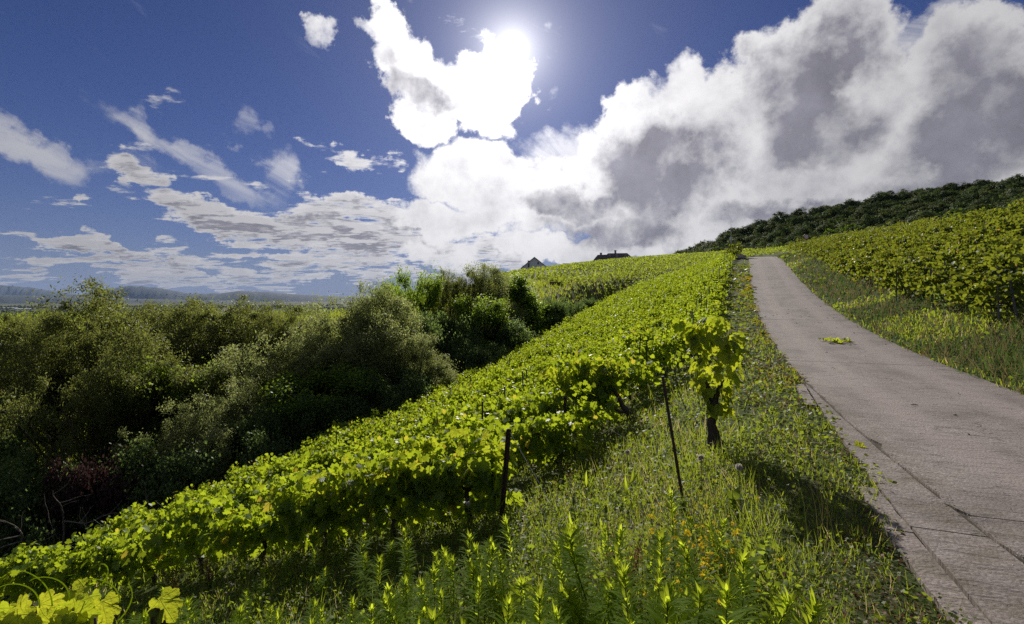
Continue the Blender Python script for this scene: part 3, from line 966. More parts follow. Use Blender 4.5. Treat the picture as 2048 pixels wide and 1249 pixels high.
def skeleton(r, cl, h0=0.28, rad=0.022, stems=1, nb=40):
    b = MB()
    bases = []
    for i in range(stems):
        o = np.array([r.normal(0, 0.03), r.normal(0, 0.03), -0.03]) if stems > 1 else np.array([0, 0, -0.03])
        tp = np.array([r.normal(0, 0.07 if stems > 1 else 0.02), r.normal(0, 0.07 if stems > 1 else 0.02), h0 * r.uniform(0.8, 1.2)])
        f = np.linspace(0, 1, 5)[:, None]
        P = o * (1 - f) + tp * f + r.normal(0, 0.006, (5, 3))
        b.tube(P, rad / math.sqrt(stems) * np.linspace(1.25, 0.75, 5), 7)
        bases.append(P[-1])
    bases = np.array(bases)
    sel = cl[r.choice(len(cl), min(nb, len(cl)), replace=False)]
    for c in sel:
        o = bases[np.argmin(((bases - c) ** 2).sum(1))]
        m1 = o * 0.6 + c * 0.4 + r.normal(0, 0.02, 3) - [0, 0, 0.02]
        m2 = o * 0.25 + c * 0.75 + r.normal(0, 0.02, 3)
        ln = np.linalg.norm(c - o)
        b.tube(np.array([o - [0, 0, 0.01], m1, m2, c]), rad * np.array([0.45, 0.32, 0.18, 0.06]) * (0.6 + ln), 5, cap=False)
    return b


SLIM = (SLIM_V, SLIM_F)
OVAL = (QUAD_V, QUAD_F)


def tree_proto(name, seed, kind):
    r = np.random.default_rng(seed)
    root = bpy.data.objects.new(name, None)
    if kind == 'willow':
        lobes = [(r.normal(0, 0.2), r.normal(0, 0.2), r.uniform(0.35, 0.80), *(r.uniform(0.15, 0.24, 2)), r.uniform(0.12, 0.19)) for _ in range(11)]
        V, F, c = crown(r, lobes, 330, 150, 0.0175, SLIM, 0.027, 0.35, 0.55, (0.3, 1.12)); mt = 'willow_leaf'; sk = skeleton(r, c, 0.22, 0.02, 3, 34)
    elif kind == 'grey':
        lobes = [(0, 0, 0.55, 0.30, 0.30, 0.34)] + [(r.normal(0, 0.17), r.normal(0, 0.17), r.uniform(0.3, 0.80), *(r.uniform(0.13, 0.2, 2)), r.uniform(0.12, 0.2)) for _ in range(9)]
        V, F, c = crown(r, lobes, 340, 150, 0.0170, SLIM, 0.026, 0.55, 0.35, (0.4, 1.10)); mt = 'grey_willow_leaf'; sk = skeleton(r, c, 0.25, 0.018, 3, 30)
    elif kind == 'broad':
        lobes = [(r.normal(0, 0.16), r.normal(0, 0.16), r.uniform(0.32, 0.86), *(r.uniform(0.12, 0.19, 2)), r.uniform(0.08, 0.13)) for _ in range(13)]
        V, F, c = crown(r, lobes, 280, 110, 0.0155, OVAL, 0.033, 0.3, 0.9, (0.4, 1.06)); mt = 'broad_leaf'; sk = skeleton(r, c, 0.4, 0.022, 1, 60)
    elif kind == 'column':
        lobes = [(r.normal(0, 0.04), r.normal(0, 0.04), z, 0.21 * (1.1 - z), 0.21 * (1.1 - z), 0.12) for z in np.linspace(0.15, 0.86, 9)]
        V, F, c = crown(r, lobes, 260, 110, 0.0155, OVAL, 0.03, 0.3, 0.6); mt = 'broad_leaf'; sk = skeleton(r, c, 0.35, 0.022, 1, 40)
    else:   # shrub
        lobes = [(r.normal(0, 0.28), r.normal(0, 0.28), r.uniform(0.25, 0.68), *(r.uniform(0.20, 0.32, 2)), r.uniform(0.16, 0.28)) for _ in range(9)]
        V, F, c = crown(r, lobes, 280, 110, 0.024, OVAL, 0.048, 0.2, 0.6, (0.4, 1.06)); mt = {'plum': 'plum_leaf'}.get(kind, 'shrub_leaf'); sk = skeleton(r, c, 0.2, 0.03, 4, 40)
    mid = np.percentile(V[:, :2], 50, axis=0)
    V[:, :2] -= mid; c = c - [mid[0], mid[1], 0]
    root['w'] = float(2 * np.percentile(np.hypot(V[:, 0], V[:, 1]), 97)); root['h'] = float(np.percentile(V[:, 2], 99.6))
    o = bpy.data.objects.new('crown', mesh('crown', V, F, mt)); o.parent = root
    V, F = sk.data()
    t = bpy.data.objects.new('trunk', mesh('trunk', V, F, 'bark', True)); t.parent = root
    return root


TP = {'willow': [tree_proto('willow_tree', 300 + i, 'willow') for i in range(3)],
      'grey': [tree_proto('willow_tree', 310 + i, 'grey') for i in range(2)],
      'broad': [tree_proto('broadleaf_tree', 320 + i, 'broad') for i in range(3)],
      'column': [tree_proto('broadleaf_tree', 330, 'column')],
      'shrub': [tree_proto('shrub', 340 + i, 'shrub') for i in range(3)],
      'plum': [tree_proto('shrub', 350, 'plum')]}
UNITW = {'willow': 0.84, 'grey': 0.72, 'broad': 0.66, 'column': 0.42, 'shrub': 1.05, 'plum': 1.05}
_tc = {k: 0 for k in TP}
TREES = [
    # u, v of the top, metres ahead, width in px, kind, label
    (270, 574, 29, 330, 'willow', 'tallest olive green willow in the ravine, with the highest rounded top under the far mountains'),
    (120, 640, 27, 250, 'willow', 'olive willow between the bare branches and the tallest olive willow'),
    (440, 598, 32, 280, 'willow', 'broad olive willow next to the tallest olive willow, towards the grey-green willow'),
    (350, 655, 25, 260, 'willow', 'lower olive willow standing in front of the tallest olive willow'),
    (520, 632, 31, 200, 'willow', 'yellowish olive willow touching the grey-green round willow'),
    (210, 720, 22, 230, 'willow', 'dark olive willow low in the ravine, behind the plum coloured shrub'),
    (30, 690, 25, 240, 'willow', 'olive willow at the picture edge behind the bare branches'),
    (680, 570, 29, 250, 'grey', 'large round grey-green willow in the middle of the ravine trees'),
    (770, 592, 31, 190, 'grey', 'grey-green willow leaning against the large round one, beside the airy bright tree'),
    (610, 650, 27, 170, 'grey', 'smaller grey-green willow in front of the large round one'),
    (840, 672, 28, 120, 'grey', 'small grey-green willow at the vineyard side of the large round one'),
    (400, 770, 21, 210, 'grey', 'grey-green willow bush in shade under the olive willows'),
    (815, 545, 42, 120, 'broad', 'airy bright green tree with open top against the clouds'),
    (775, 570, 44, 110, 'broad', 'bright green tree half hidden by the airy tree and the grey-green willows'),
    (880, 542, 46, 100, 'willow', 'olive willow between the airy bright tree and the tall grey willow'),
    (925, 548, 44, 120, 'willow', 'dark olive willow leaning on the tall grey willow near the far vineyard'),
    (972, 532, 47, 130, 'grey', 'tall grey willow crowning the far end of the ravine trees'),
    (1048, 556, 50, 85, 'column', 'dark dense tree with narrow top at the foot of the far vineyard'),
    (1022, 562, 52, 70, 'broad', 'slim dark tree beside the narrow-topped tree at the far vineyard'),
    (960, 596, 40, 150, 'broad', 'spreading bright-edged tree low before the tall grey willow'),
    (1098, 597, 52, 80, 'shrub', 'round sunlit bush closing the ravine below the far vineyard'),
    (900, 630, 37, 150, 'shrub', 'dark shrub under the olive willows at the ravine end'),
    (1015, 640, 40, 110, 'shrub', 'dark shrub beside the bare earth path at the ravine end'),
    (935, 690, 33, 130, 'shrub', 'dark shrub by the vineyard edge under the spreading tree'),
    (810, 735, 26, 160, 'shrub', 'leafy green shrub by the vineyard edge under the large round willow'),
    (730, 790, 24, 170, 'shrub', 'dark shrub by the vineyard edge, next to the leafy green shrub'),
    (600, 800, 23, 190, 'shrub', 'shaded shrub in the middle of the ravine edge below the smaller grey willow'),
    (490, 850, 21, 200, 'shrub', 'shaded shrub by the vineyard edge below the grey-green willow bush'),
    (320, 890, 19, 220, 'shrub', 'dark blue-green shrub by the lower vineyard edge'),
    (165, 925, 18, 150, 'plum', 'dark plum coloured shrub in the shade of the ravine'),
    (40, 930, 17, 260, 'shrub', 'dark shrub in the deepest shade at the picture edge'),
    (-140, 800, 20, 300, 'shrub', 'large dark shrub just beyond the picture edge'),
    (-150, 650, 27, 300, 'willow', 'olive willow just beyond the picture edge'),
    (195, 604, 32, 230, 'willow', 'olive willow filling the gap behind the tallest olive willow'),
    (345, 606, 34, 230, 'willow', 'olive willow behind the lower olive willow, under the far ridge'),
    (565, 612, 35, 200, 'willow', 'olive willow behind the yellowish olive willow'),
    (60, 646, 31, 220, 'willow', 'pale olive willow under the vines of the opposite slope'),
    (480, 690, 27, 230, 'grey', 'half shaded grey-green willow before the yellowish olive willow'),
    (300, 730, 24, 230, 'broad', 'dark broadleaf tree in the shade before the olive willows'),
    (640, 735, 25, 200, 'broad', 'dark broadleaf tree under the large round willow'),
    (730, 665, 27, 170, 'grey', 'grey-green willow filling the front of the large round one'),
    (1150, 606, 64, 50, 'shrub', 'low round bush alone on the grassy far slope'),
    (1180, 598, 70, 46, 'shrub', 'low flat bush on the grassy slope nearest the far vines'),
    (1125, 622, 58, 50, 'shrub', 'small bush at the foot of the grassy far slope'),
]
for u, v, d, wpx, kind, lb in TREES:
    p = at(u, v, d)
    base = gz(p[0], p[1])
    h = p[2] - base
    if h < 0.8:
        base = p[2] - 0.8; h = 0.8
    pt = TP[kind][_tc[kind] % len(TP[kind])]; _tc[kind] += 1
    w = wpx / FPX * d / pt['w'] * 1.22
    o = copy_tree(pt)
    o.location = (p[0], p[1], base)
    o.rotation_euler = (0, 0, random.uniform(0, 6.28))
    o.scale = (w, w, h / pt['h'])
    tag(o, lb, 'shrub' if kind in ('shrub', 'plum') else 'tree', 'trees and shrubs in the ravine')


# bare dead limbs among the willows
def dead_tree(u, v, d, h, seed, lb):
    r = np.random.default_rng(seed)
    root = empty('dead_tree', tuple(at(u, v, d)))
    z0 = gz(root.location.x, root.location.y)
    root.location.z = z0
    tag(root, lb, 'dead tree')
    b = MB()

    def limb(p, dr, ln, rad, lev):
        n = 6
        P = [p]
        for i in range(n):
            dr = unit(dr + r.normal(0, 0.16, 3) + np.array([0, 0, 0.04]))
            P.append(P[-1] + dr * ln / n)
        b.tube(np.array(P), np.linspace(rad, rad * 0.4, n + 1), 6, cap=False)
        if lev < 3:
            for i in range(3 if lev else 4):
                k = r.integers(2, n + 1)
                limb(P[k], unit(dr + r.normal(0, 0.55, 3)), ln * r.uniform(0.45, 0.7), rad * 0.5, lev + 1)
    limb(np.array([0, 0, -0.1]), np.array([-0.45, -0.2, 0.8]), h * 0.62, 0.085, 0)
    limb(np.array([0.15, 0, -0.1]), np.array([0.25, -0.3, 0.8]), h * 0.5, 0.07, 0)
    b.build('branches', 'dead_wood', root, True)


dead_tree(190, 900, 17.5, 5.6, 3, 'bare grey branching dead tree among the olive willows')
dead_tree(20, 960, 15.5, 3.4, 9, 'bare dead limbs low in the dark at the picture edge')


# ------------------------------------------------------------------ wood on the far hillside
def far_crown(seed, mt, n=4200):
    r = np.random.default_rng(seed)
    lobes = [(0, 0, 0.5, 0.34, 0.34, 0.38)] + [(r.normal(0, 0.2), r.normal(0, 0.2), r.uniform(0.35, 0.8), *(r.uniform(0.14, 0.24, 2)), r.uniform(0.12, 0.2)) for _ in range(7)]
    V, F, c = crown(r, lobes, 150, n / 150, 0.05, OVAL, 0.042, 0.1, 0.4, (0.8, 1.02), 1.3, 0.34)
    return mesh('far_crown', V, F, mt)


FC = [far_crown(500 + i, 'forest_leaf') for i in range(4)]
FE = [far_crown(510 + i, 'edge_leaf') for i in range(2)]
wood_line = [(1285, 524), (1330, 512), (1400, 484), (1450, 464), (1500, 448), (1560, 428), (1620, 414), (1700, 400), (1800, 382), (1900, 366), (1960, 360), (2048, 350), (2250, 330)]
wu, wv = np.array(wood_line).T
n_w = 0
wr = np.random.default_rng(77)
for layer in range(6):
    f = layer / 5.0
    for u in np.arange(1290 + 25 * (1 - f), 2200, 30 - 3 * layer):
        u = u + wr.normal(0, 7)
        vt = np.interp(u, wu, wv)
        # layers step from the skyline (far) down to the wood's near edge
        lowv = np.interp(u, [1290, 1400, 1540, 1700, 1900, 2048, 2200], [522, 505, 488, 462, 428, 400, 375])
        v = vt * f + lowv * (1 - f) + wr.normal(0, 3.0)
        dfar = np.interp(u, [1290, 1450, 1700, 2048, 2200], [420, 380, 330, 270, 250])
        dnear = np.interp(u, [1290, 1450, 1560, 1700, 2048, 2200], [350, 250, 190, 170, 130, 110])
        d = dfar * f + dnear * (1 - f)
        hgt = wr.uniform(9, 17)
        p = at(u, v, d)
        paler = layer == 0 and u > 1560 or (layer == 1 and wr.random() < 0.25)  # edge trees with a lighter green leaf colour of their own
        o = bpy.data.objects.new('wood_tree', random.choice(FE if paler else FC))
        zg = p[2] - hgt
        o.location = (p[0], p[1], zg)
        o.scale = (hgt * wr.uniform(0.85, 1.25),) * 2 + (hgt,)
        o.rotation_euler = (0, 0, wr.uniform(0, 6.28))
        link(o)
        if paler:
            tag(o, 'lighter green rounded tree along the lower edge of the hillside wood', 'tree', 'trees along the lower edge of the wood')
        else:
            tag(o, 'dark green tree in the dense wood covering the far hillside', 'tree', 'trees of the hillside wood')
        n_w += 1
print('wood trees', n_w)


# ------------------------------------------------------------------ where a line of sight meets the ground
_dd = np.concatenate([np.arange(0.8, 12, 0.02), np.arange(12, 80, 0.1), np.arange(80, 300, 0.5)])


def hit(u, v, h=0.0):
    """first point on the sight line that is h metres above the ground"""
    P = np.stack([(u - 1024) / FPX * _dd, _dd, (HV - v) / FPX * _dd], 1)
    g = gzs(P[:, 0], P[:, 1]) + h
    k = np.argmax(P[:, 2] <= g)
    return P[k]


# ------------------------------------------------------------------ stakes, posts and wires
def stake(name, top, base, rad, m, lb, cat='stake', sides=6, group=None, angle=False):
    top, base = np.asarray(top, float), np.asarray(base, float)
    d = unit(top - base)
    base = base - d * 0.25
    root_loc = tuple(base + d * 0.25)
    b = MB()
    P = np.array([base, base * 0.6 + top * 0.4, top]) - root_loc
    if angle:      # angle-iron profile: two flanges
        a = unit(np.cross(d, [0.3, 1, 0])) * rad
        c = unit(np.cross(d, a)) * rad
        th = 0.12
        prof = [(-a), (a), (a + c * 2), (a * (1 - th * 2) + c * 2), (a * (1 - th * 2) + c * 2 * th), (-a + c * 2 * th)]
        V = [q + P[0] for q in prof] + [q + P[-1] for q in prof]
        n = 6
        q = [(i, (i + 1) % n, n + (i + 1) % n, n + i) for i in range(n)]
        b.add(V, q + [(0, 5, 4, 1), (1, 4, 3, 2), (n, n + 1, n + 4, n + 5), (n + 1, n + 2, n + 3, n + 4)])
    else:
        b.tube(P, rad, sides)
    o = b.build(name, m, None, False, root_loc)
    return tag(o, lb, cat, group)


def stake_px(ut, vt, ub, vb, rad, m, lb, angle=False, name='vine_stake', depth=None):
    B = hit(ub, vb) if depth is None else at(ub, vb, depth)
    if depth is not None: B[2] = gz(B[0], B[1])
    Tp = at(ut, vt, B[1])
    return stake(name, Tp, B, rad, m, lb, 'stake', angle=angle), Tp, B


_, T1, B1 = stake_px(1325, 753, 1369, 1022, 0.014, 'rusty_steel', 'thin dark steel stake leaning alone in the grass beside the lone tall vine')
_, T2, B2 = stake_px(1019, 858, 1003, 1052, 0.026, 'rusty_steel', 'rusty angle steel end post of the row beyond the tall weeds', True, 'end_post')
_, T3, B3 = stake_px(1131, 792, 1129, 905, 0.024, 'rusty_steel', 'steel end post half hidden by vine leaves, with a slack guy wire', True, 'end_post')
stake_px(1180, 835, 1178, 902, 0.012, 'rusty_steel', 'short thin stake below the leaves beside the leaning thick trunk')
stake_px(1281, 671, 1273, 800, 0.014, 'rusty_steel', 'dark stake rising from the leaves beside the curled vine trunk')
stake_px(1293, 680, 1294, 790, 0.012, 'rusty_steel', 'thin dark stake touching the curled vine trunk')
stake_px(1325, 662, 1322, 760, 0.012, 'rusty_steel', 'upright dark stake in the grass gap behind the lone leaning stake')
stake_px(1333, 640, 1343, 725, 0.012, 'rusty_steel', 'dark stake tilted towards the road, farthest of the bare stakes in the gap')
stake_px(443, 1014, 438, 1160, 0.022, 'rusty_steel', 'dark stake standing through the leaves above the dry brown weeds', False, 'vine_stake', 8.5)
stake_px(619, 942, 617, 1080, 0.022, 'rusty_steel', 'dark stake tip showing above the leaves halfway along the front row', False, 'vine_stake', 7.85)
stake_px(965, 803, 965, 900, 0.018, 'rusty_steel', 'stake tip showing among sunlit leaves above the rusty end post', False, 'vine_stake', 9.8)
# cut-off post of folded steel at the lower edge
pb = at(314, 1215, 2.6)
V, F = [], []
prof = [(-0.040, 0.018), (-0.030, 0.022), (-0.012, 0.010), (0.008, -0.006), (0.024, 0.0), (0.036, 0.020), (0.040, 0.016), (0.026, -0.006), (0.008, -0.012), (-0.014, 0.003), (-0.030, 0.014), (-0.038, 0.012)]
n = len(prof)
zt = [0.015 * (i in (5, 6)) - 0.012 * (i in (0, 11)) for i in range(n)]
gz0 = gz(pb[0], pb[1])
V = [(x * 1.15, y * 1.15, gz0 - pb[2] - 0.2) for x, y in prof] + [(x * 1.15, y * 1.15, zt[i]) for i, (x, y) in enumerate(prof)]
b = MB().add(V, [(i, (i + 1) % n, n + (i + 1) % n, n + i) for i in range(n)] + [(n + i, n + i + 1, n + n - 2 - i, n + n - 1 - i) for i in range(5)])
tag(b.build('cut_off_post', 'rusty_steel', None, False, tuple(pb)), 'short cut-off post of folded brown steel at the lower picture edge', 'post')

# posts of the further rows on the slope below the road
k = 0
for i in range(3, 38):
    s0 = ROW0 + i * ROWD
    for t0 in (-4.1, -8.8, -13.6):
        if i < 5 and t0 > -5: continue
        t1 = t0 + rng.normal(0, 0.3)
        X, Y = xy(s0 + 0.08, t1)
        if not in_view(X, Y, 0, 0): continue
        Z = gz(X, Y)
        stake('trellis_post', (X + rng.normal(0, 0.03), Y + rng.normal(0, 0.03), Z + rng.uniform(1.3, 1.5)), (X, Y, Z), 0.022, 'grey_steel',
              'grey trellis post in the close vine rows below the road', 'post', 5, 'trellis posts below the road')
_, T5, B5 = stake_px(2019, 553, 2034, 640, 0.034, 'grey_steel', 'thick blue-grey end post leaning beside the purple flowers on the bank', False, 'end_post')
stake_px(1861, 538, 1867, 592, 0.03, 'grey_steel', 'blue-grey end post below the leaves, before the purple flowers', False, 'end_post', 18.6)
for i in range(2, 36, 1):
    s0 = 7.0 + i * 2.0
    for t0 in ((4.0, 9.0) if i % 2 else (6.5, 11.5)):
        X, Y = xy(s0 + 0.06, t0 + rng.normal(0, 0.2))
        if not in_view(X, Y, 0, 0): continue
        Z = gz(X, Y)
        stake('trellis_post', (X, Y + rng.normal(0, 0.04), Z + rng.uniform(1.5, 1.72)), (X, Y, Z), 0.024, 'grey_steel',
              'grey trellis post in the vine rows on the bank above the road', 'post', 5, 'trellis posts above the road')


def wire(a, b_, lb, sag=0.02, rad=0.0022):
    a, b_ = np.asarray(a, float), np.asarray(b_, float)
    f = np.linspace(0, 1, 9)[:, None]
    P = a * (1 - f) + b_ * f
    P[:, 2] -= sag * 4 * (f * (1 - f))[:, 0]
    o = MB().tube(P - a, rad, 5).build('trellis_wire', 'wire', None, False, tuple(a))
    tag(o, lb, 'wire')


ga = hit(1122, 1040)
wire(T2 - [0, 0, 0.03], ga, 'twisted guy wire slanting from the rusty angle end post to the weeds', 0.01, 0.0035)
gb = hit(1300, 905)
wire(T3 - [0, 0, 0.02], gb, 'slack guy wire slanting from the half hidden end post into the grass', 0.05, 0.003)
for hh, wd in ((0.42, 'lowest'), (0.62, 'second lowest'), (1.0, 'topmost')):
    X, Y = xy(ROW0, -17.0)
    wire(B2 + (T2 - B2) * (hh / np.linalg.norm(T2 - B2)), (X, Y, gz(X, Y) + hh), wd + ' wire along the front vine row from the rusty end post', 0.03, 0.002)


# ------------------------------------------------------------------ vines that show leaf by leaf
def near_leaf_mat():
    m, T = mat('vine_leaf_near')
    out = T.n('ShaderNodeOutputMaterial')
    co = T.n('ShaderNodeTexCoord').outputs['Object']
    rnd = T.n('ShaderNodeObjectInfo').outputs['Random']
    sp = T.n('ShaderNodeSeparateXYZ', {0: co})
    ang = T.m('ARCTAN2', sp.outputs[0], T.m('SUBTRACT', sp.outputs[1], 0.02))
    # main ribs fan out from the stalk at 0, 38 and 80 degrees
    rib = None
    rad_ = T.n('ShaderNodeVectorMath', {0: co}, operation='LENGTH').outputs['Value']
    for a in (0.0, 0.68, -0.68, 1.42, -1.42):
        dd = T.m('MULTIPLY', T.m('ABSOLUTE', T.m('SUBTRACT', ang, a)), rad_)
        q = T.mr(dd, 0.006, 0.022, 1.0, 0.0)
        rib = q if rib is None else T.m('MAXIMUM', rib, q)
    nz = T.noise(co, 7.0, 4, 0.6)
    f = T.m('ADD', T.m('MULTIPLY', rnd, 0.7), T.m('MULTIPLY', nz, 0.4))
    base = T.mix(f, c4((0.045, 0.10, 0.014)), c4((0.10, 0.18, 0.025)))
    base = T.mix(T.m('MULTIPLY', rib, 0.6), base, c4((0.20, 0.26, 0.07)))
    tc = T.mix(f, c4((0.42, 0.54, 0.02)), c4((0.64, 0.66, 0.035)))
    tc = T.mix(T.m('MULTIPLY', rib, 0.5), tc, c4((0.26, 0.32, 0.03)))
    bp = T.n('ShaderNodeBump', {'Strength': 0.5, 'Distance': 0.02, 'Height': T.m('ADD', nz, T.m('MULTIPLY', rib, -0.6))})
    p = T.n('ShaderNodeBsdfPrincipled', {'Base Color': base, 'Roughness': 0.45, 'Specular IOR Level': 0.35, 'Normal': bp.outputs[0]})
    t = T.n('ShaderNodeBsdfTranslucent', {'Color': tc, 'Normal': bp.outputs[0]})
    mx = T.n('ShaderNodeMixShader', {0: 0.58, 1: p.outputs[0], 2: t.outputs[0]})
    T.t.links.new(mx.outputs[0], out.inputs[0])


near_leaf_mat()


def near_leaf(seed):
    r = np.random.default_rng(seed)
    O = np.array(_o)
    # add two teeth between outline points
    P = []
    for i in range(len(O)):
        a, b_ = O[i], O[(i + 1) % len(O)]
        P.append(a)
        if i in (10, len(O) - 1): continue
        d = b_ - a
        nrm = np.array([d[1], -d[0]])
        if ((a + b_) / 2 - [0, 0.35]) @ nrm < 0: nrm = -nrm
        P.append(a + d * 0.42 + nrm * 0.02)
        P.append(a + d * 0.58 + nrm * 0.16)
    P = np.array(P)
    n = len(P)
    C = np.array([0, 0.22])
    ring = C + (P - C) * 0.55
    A = np.vstack([[C], ring, P]) + 0.0
    cup, roll = r.uniform(-0.25, 0.3), r.uniform(0.1, 0.45)
    z = cup * np.abs(A[:, 0]) - roll * np.maximum(0, A[:, 1] - 0.2) ** 2 + 0.035 * np.sin(A[:, 0] * 11 + seed) * np.sin(A[:, 1] * 9)
    V = np.column_stack([A, z])
    i = np.arange(n)
    F3 = np.stack([np.zeros(n, int), 1 + i, 1 + (i + 1) % n], 1)
    F4 = np.stack([1 + i, 1 + n + i, 1 + n + (i + 1) % n, 1 + (i + 1) % n], 1)
    return mesh('leaf', V, [F4, F3], 'vine_leaf_near', True)


leaf_meshes = [near_leaf(900 + i) for i in range(6)]
from mathutils import Matrix


def leafy_vine(loc, lb, seed, n, cloud, trunk, rz=0.0, ry=0.0, extra=0, scale=1.0):
    r = np.random.default_rng(seed)
    root = empty('grape_vine', loc, (0, ry, rz))
    root.scale = (scale,) * 3
    tag(root, lb, 'grape vine')
    p, fr, sz = cloud(r, n)
    for i in range(len(p)):
        o = bpy.data.objects.new('leaf', leaf_meshes[r.integers(6)])
        M = np.eye(4); M[:3, :3] = fr[i] * sz[i]; M[:3, 3] = p[i]
        o.matrix_local = Matrix(M.tolist())
        link(o, root)
    if extra:
        p, fr, sz = cloud(r, extra)
        V, F = scatter(LEAF_V, LEAF_F, p * [1, 0.75, 0.97], fr, sz)
        tag(obj('foliage', mesh('vine_foliage', V, F, 'vine_leaf'), root), kind='stuff')
    V, F = trunk(r).data()
    obj('trunk', mesh('vine_trunk', V, F, 'bark', True), root)
    V, F = canes(r).data()
    obj('canes', mesh('vine_canes', V, F, 'green_stem', True), root)
    return root


def lone_cloud(r, n):
    """narrow bush tied to one stake: crown widest at two thirds of its height"""
    f = r.random(n)
    z = 0.52 + 1.12 * f ** 0.85
    w = np.interp(f, [0, 0.25, 0.6, 0.85, 1.0], [0.10, 0.20, 0.27, 0.24, 0.12])
    th = r.uniform(0, 2 * pi, n)
    rr = 1.12 * w * np.sqrt(r.uniform(0.2, 1.2, n))
    pos = np.stack([np.cos(th) * rr, np.sin(th) * rr, z], 1)
    # a shoot that reaches out to one side
    k = r.random(n) < 0.12
    pos[k] = np.stack([0.1 + r.random(k.sum()) * 0.35, r.normal(0, 0.08, k.sum()), 1.35 + 0.25 * r.random(k.sum())], 1) * [-1, 1, 1]
    o = np.stack([np.cos(th), np.sin(th), np.zeros(n)], 1)
    nr = o * 0.8 + r.normal(0, 0.4, (n, 3)) + [0, 0, 0.5]
    tip = o * 0.4 + r.normal(0, 0.35, (n, 3)) + [0, 0, -0.8]
    return pos, frames(nr, tip), r.uniform(0.10, 0.175, n) * np.where(z > 1.45, 0.75, 1.0)


lone = hit(1431, 905)
sc = (905 - 632) / FPX * lone[1] / 1.66
leafy_vine(tuple(lone), 'lone tall bright green vine standing apart at the verge, on a dark gnarled trunk', 21, 165, lone_cloud,
           lambda r: gnarled(r, 0.62, 0.085, (-0.03, 0.02), 9, 0.35), scale=sc)
for j, (q, lb) in enumerate((
        (-6.45, 'bright vine at the rusty end post, first of the front row, with large hanging leaves'),
        (-7.6, 'second vine of the front row from the rusty end post'),
        (-8.75, 'third vine of the front row from the rusty end post'))):
    X, Y = xy(ROW0, q)
    rz, ry = vine_frame(float(X), float(Y), ROW0, q)
    leafy_vine((float(X), float(Y), gz(X, Y)), lb, 30 + j, 210, lambda r, n: vine_leaf_cloud(r, n, L=1.35, top=0.98, low=0.22, half=0.38, size=(0.11, 0.18)),
               lambda r: gnarled(r, 0.5, 0.05, (0.12, 0.0), 8), rz, ry, extra=420)


# the thick trunk that leans out of the second row, and the curled one behind it
def leaning_trunk(r):
    b = MB()
    P = np.array([(0.16, -0.1, -0.06), (0.11, -0.06, 0.05), (0.03, -0.02, 0.14), (-0.03, 0.02, 0.24), (-0.13, 0.05, 0.36), (-0.18, 0.1, 0.50), (-0.30, 0.12, 0.66)])
    b.tube(P, [0.060, 0.068, 0.058, 0.064, 0.048, 0.042, 0.03], 9)
    b.tube(np.array([P[3], P[3] + [-0.14, 0.0, -0.01], P[3] + [-0.26, 0.02, 0.06], P[3] + [-0.42, 0.0, 0.2]]), [0.04, 0.034, 0.028, 0.018], 7)
    return b


lt = hit(1258, 848)
leafy_vine(tuple(lt), 'vine with thick leaning bark trunk and leaves swept away from the road', 51, 170,
           lambda r, n: (lambda q: (q[0] * [1, 1, 0.95] + [-0.72, 0.25, 0.12], q[1], q[2]))(vine_leaf_cloud(r, n, L=1.1, top=1.12, low=0.42, half=0.36, size=(0.11, 0.17))),
           leaning_trunk, extra=300)


def curled_trunk(r):
    th = np.linspace(-1.3, 1.9, 9)
    P = np.stack([0.13 * np.cos(th) + 0.02, 0.03 * np.sin(th * 2), 0.28 + 0.24 * np.sin(th)], 1)
    P = np.vstack([[(0.0, 0, -0.08)], P])
    return MB().tube(P, np.linspace(0.055, 0.035, 10), 8)


ct = hit(1303, 735)
leafy_vine(tuple(ct), 'vine with dark curled trunk beside the thin stakes in the gap', 52, 60,
           lambda r, n: (lambda q: (q[0] + [-0.45, 0.2, 0.15], q[1], q[2]))(vine_leaf_cloud(r, n, L=0.8, top=1.1, low=0.4, half=0.3, size=(0.10, 0.16))),
           curled_trunk, extra=160)
# young pale vine shoot in the gap before the second end post
yv = hit(1150, 945)
leafy_vine(tuple(yv), 'small yellowish vine shoot hanging before the half hidden end post', 53, 26,
           lambda r, n: (lambda q: (q[0] * [0.25, 0.4, 0.52] + [0.05, 0, 0.05], q[1], q[2]))(vine_leaf_cloud(r, n, L=0.8, top=1.1, low=0.3, half=0.2, size=(0.10, 0.15), shoots=5)),
           lambda r: MB().tube(np.array([(0, 0, -0.05), (0.02, 0, 0.2), (-0.03, 0.02, 0.42), (0.03, 0.02, 0.6)]), [0.008, 0.006, 0.005, 0.003], 5))
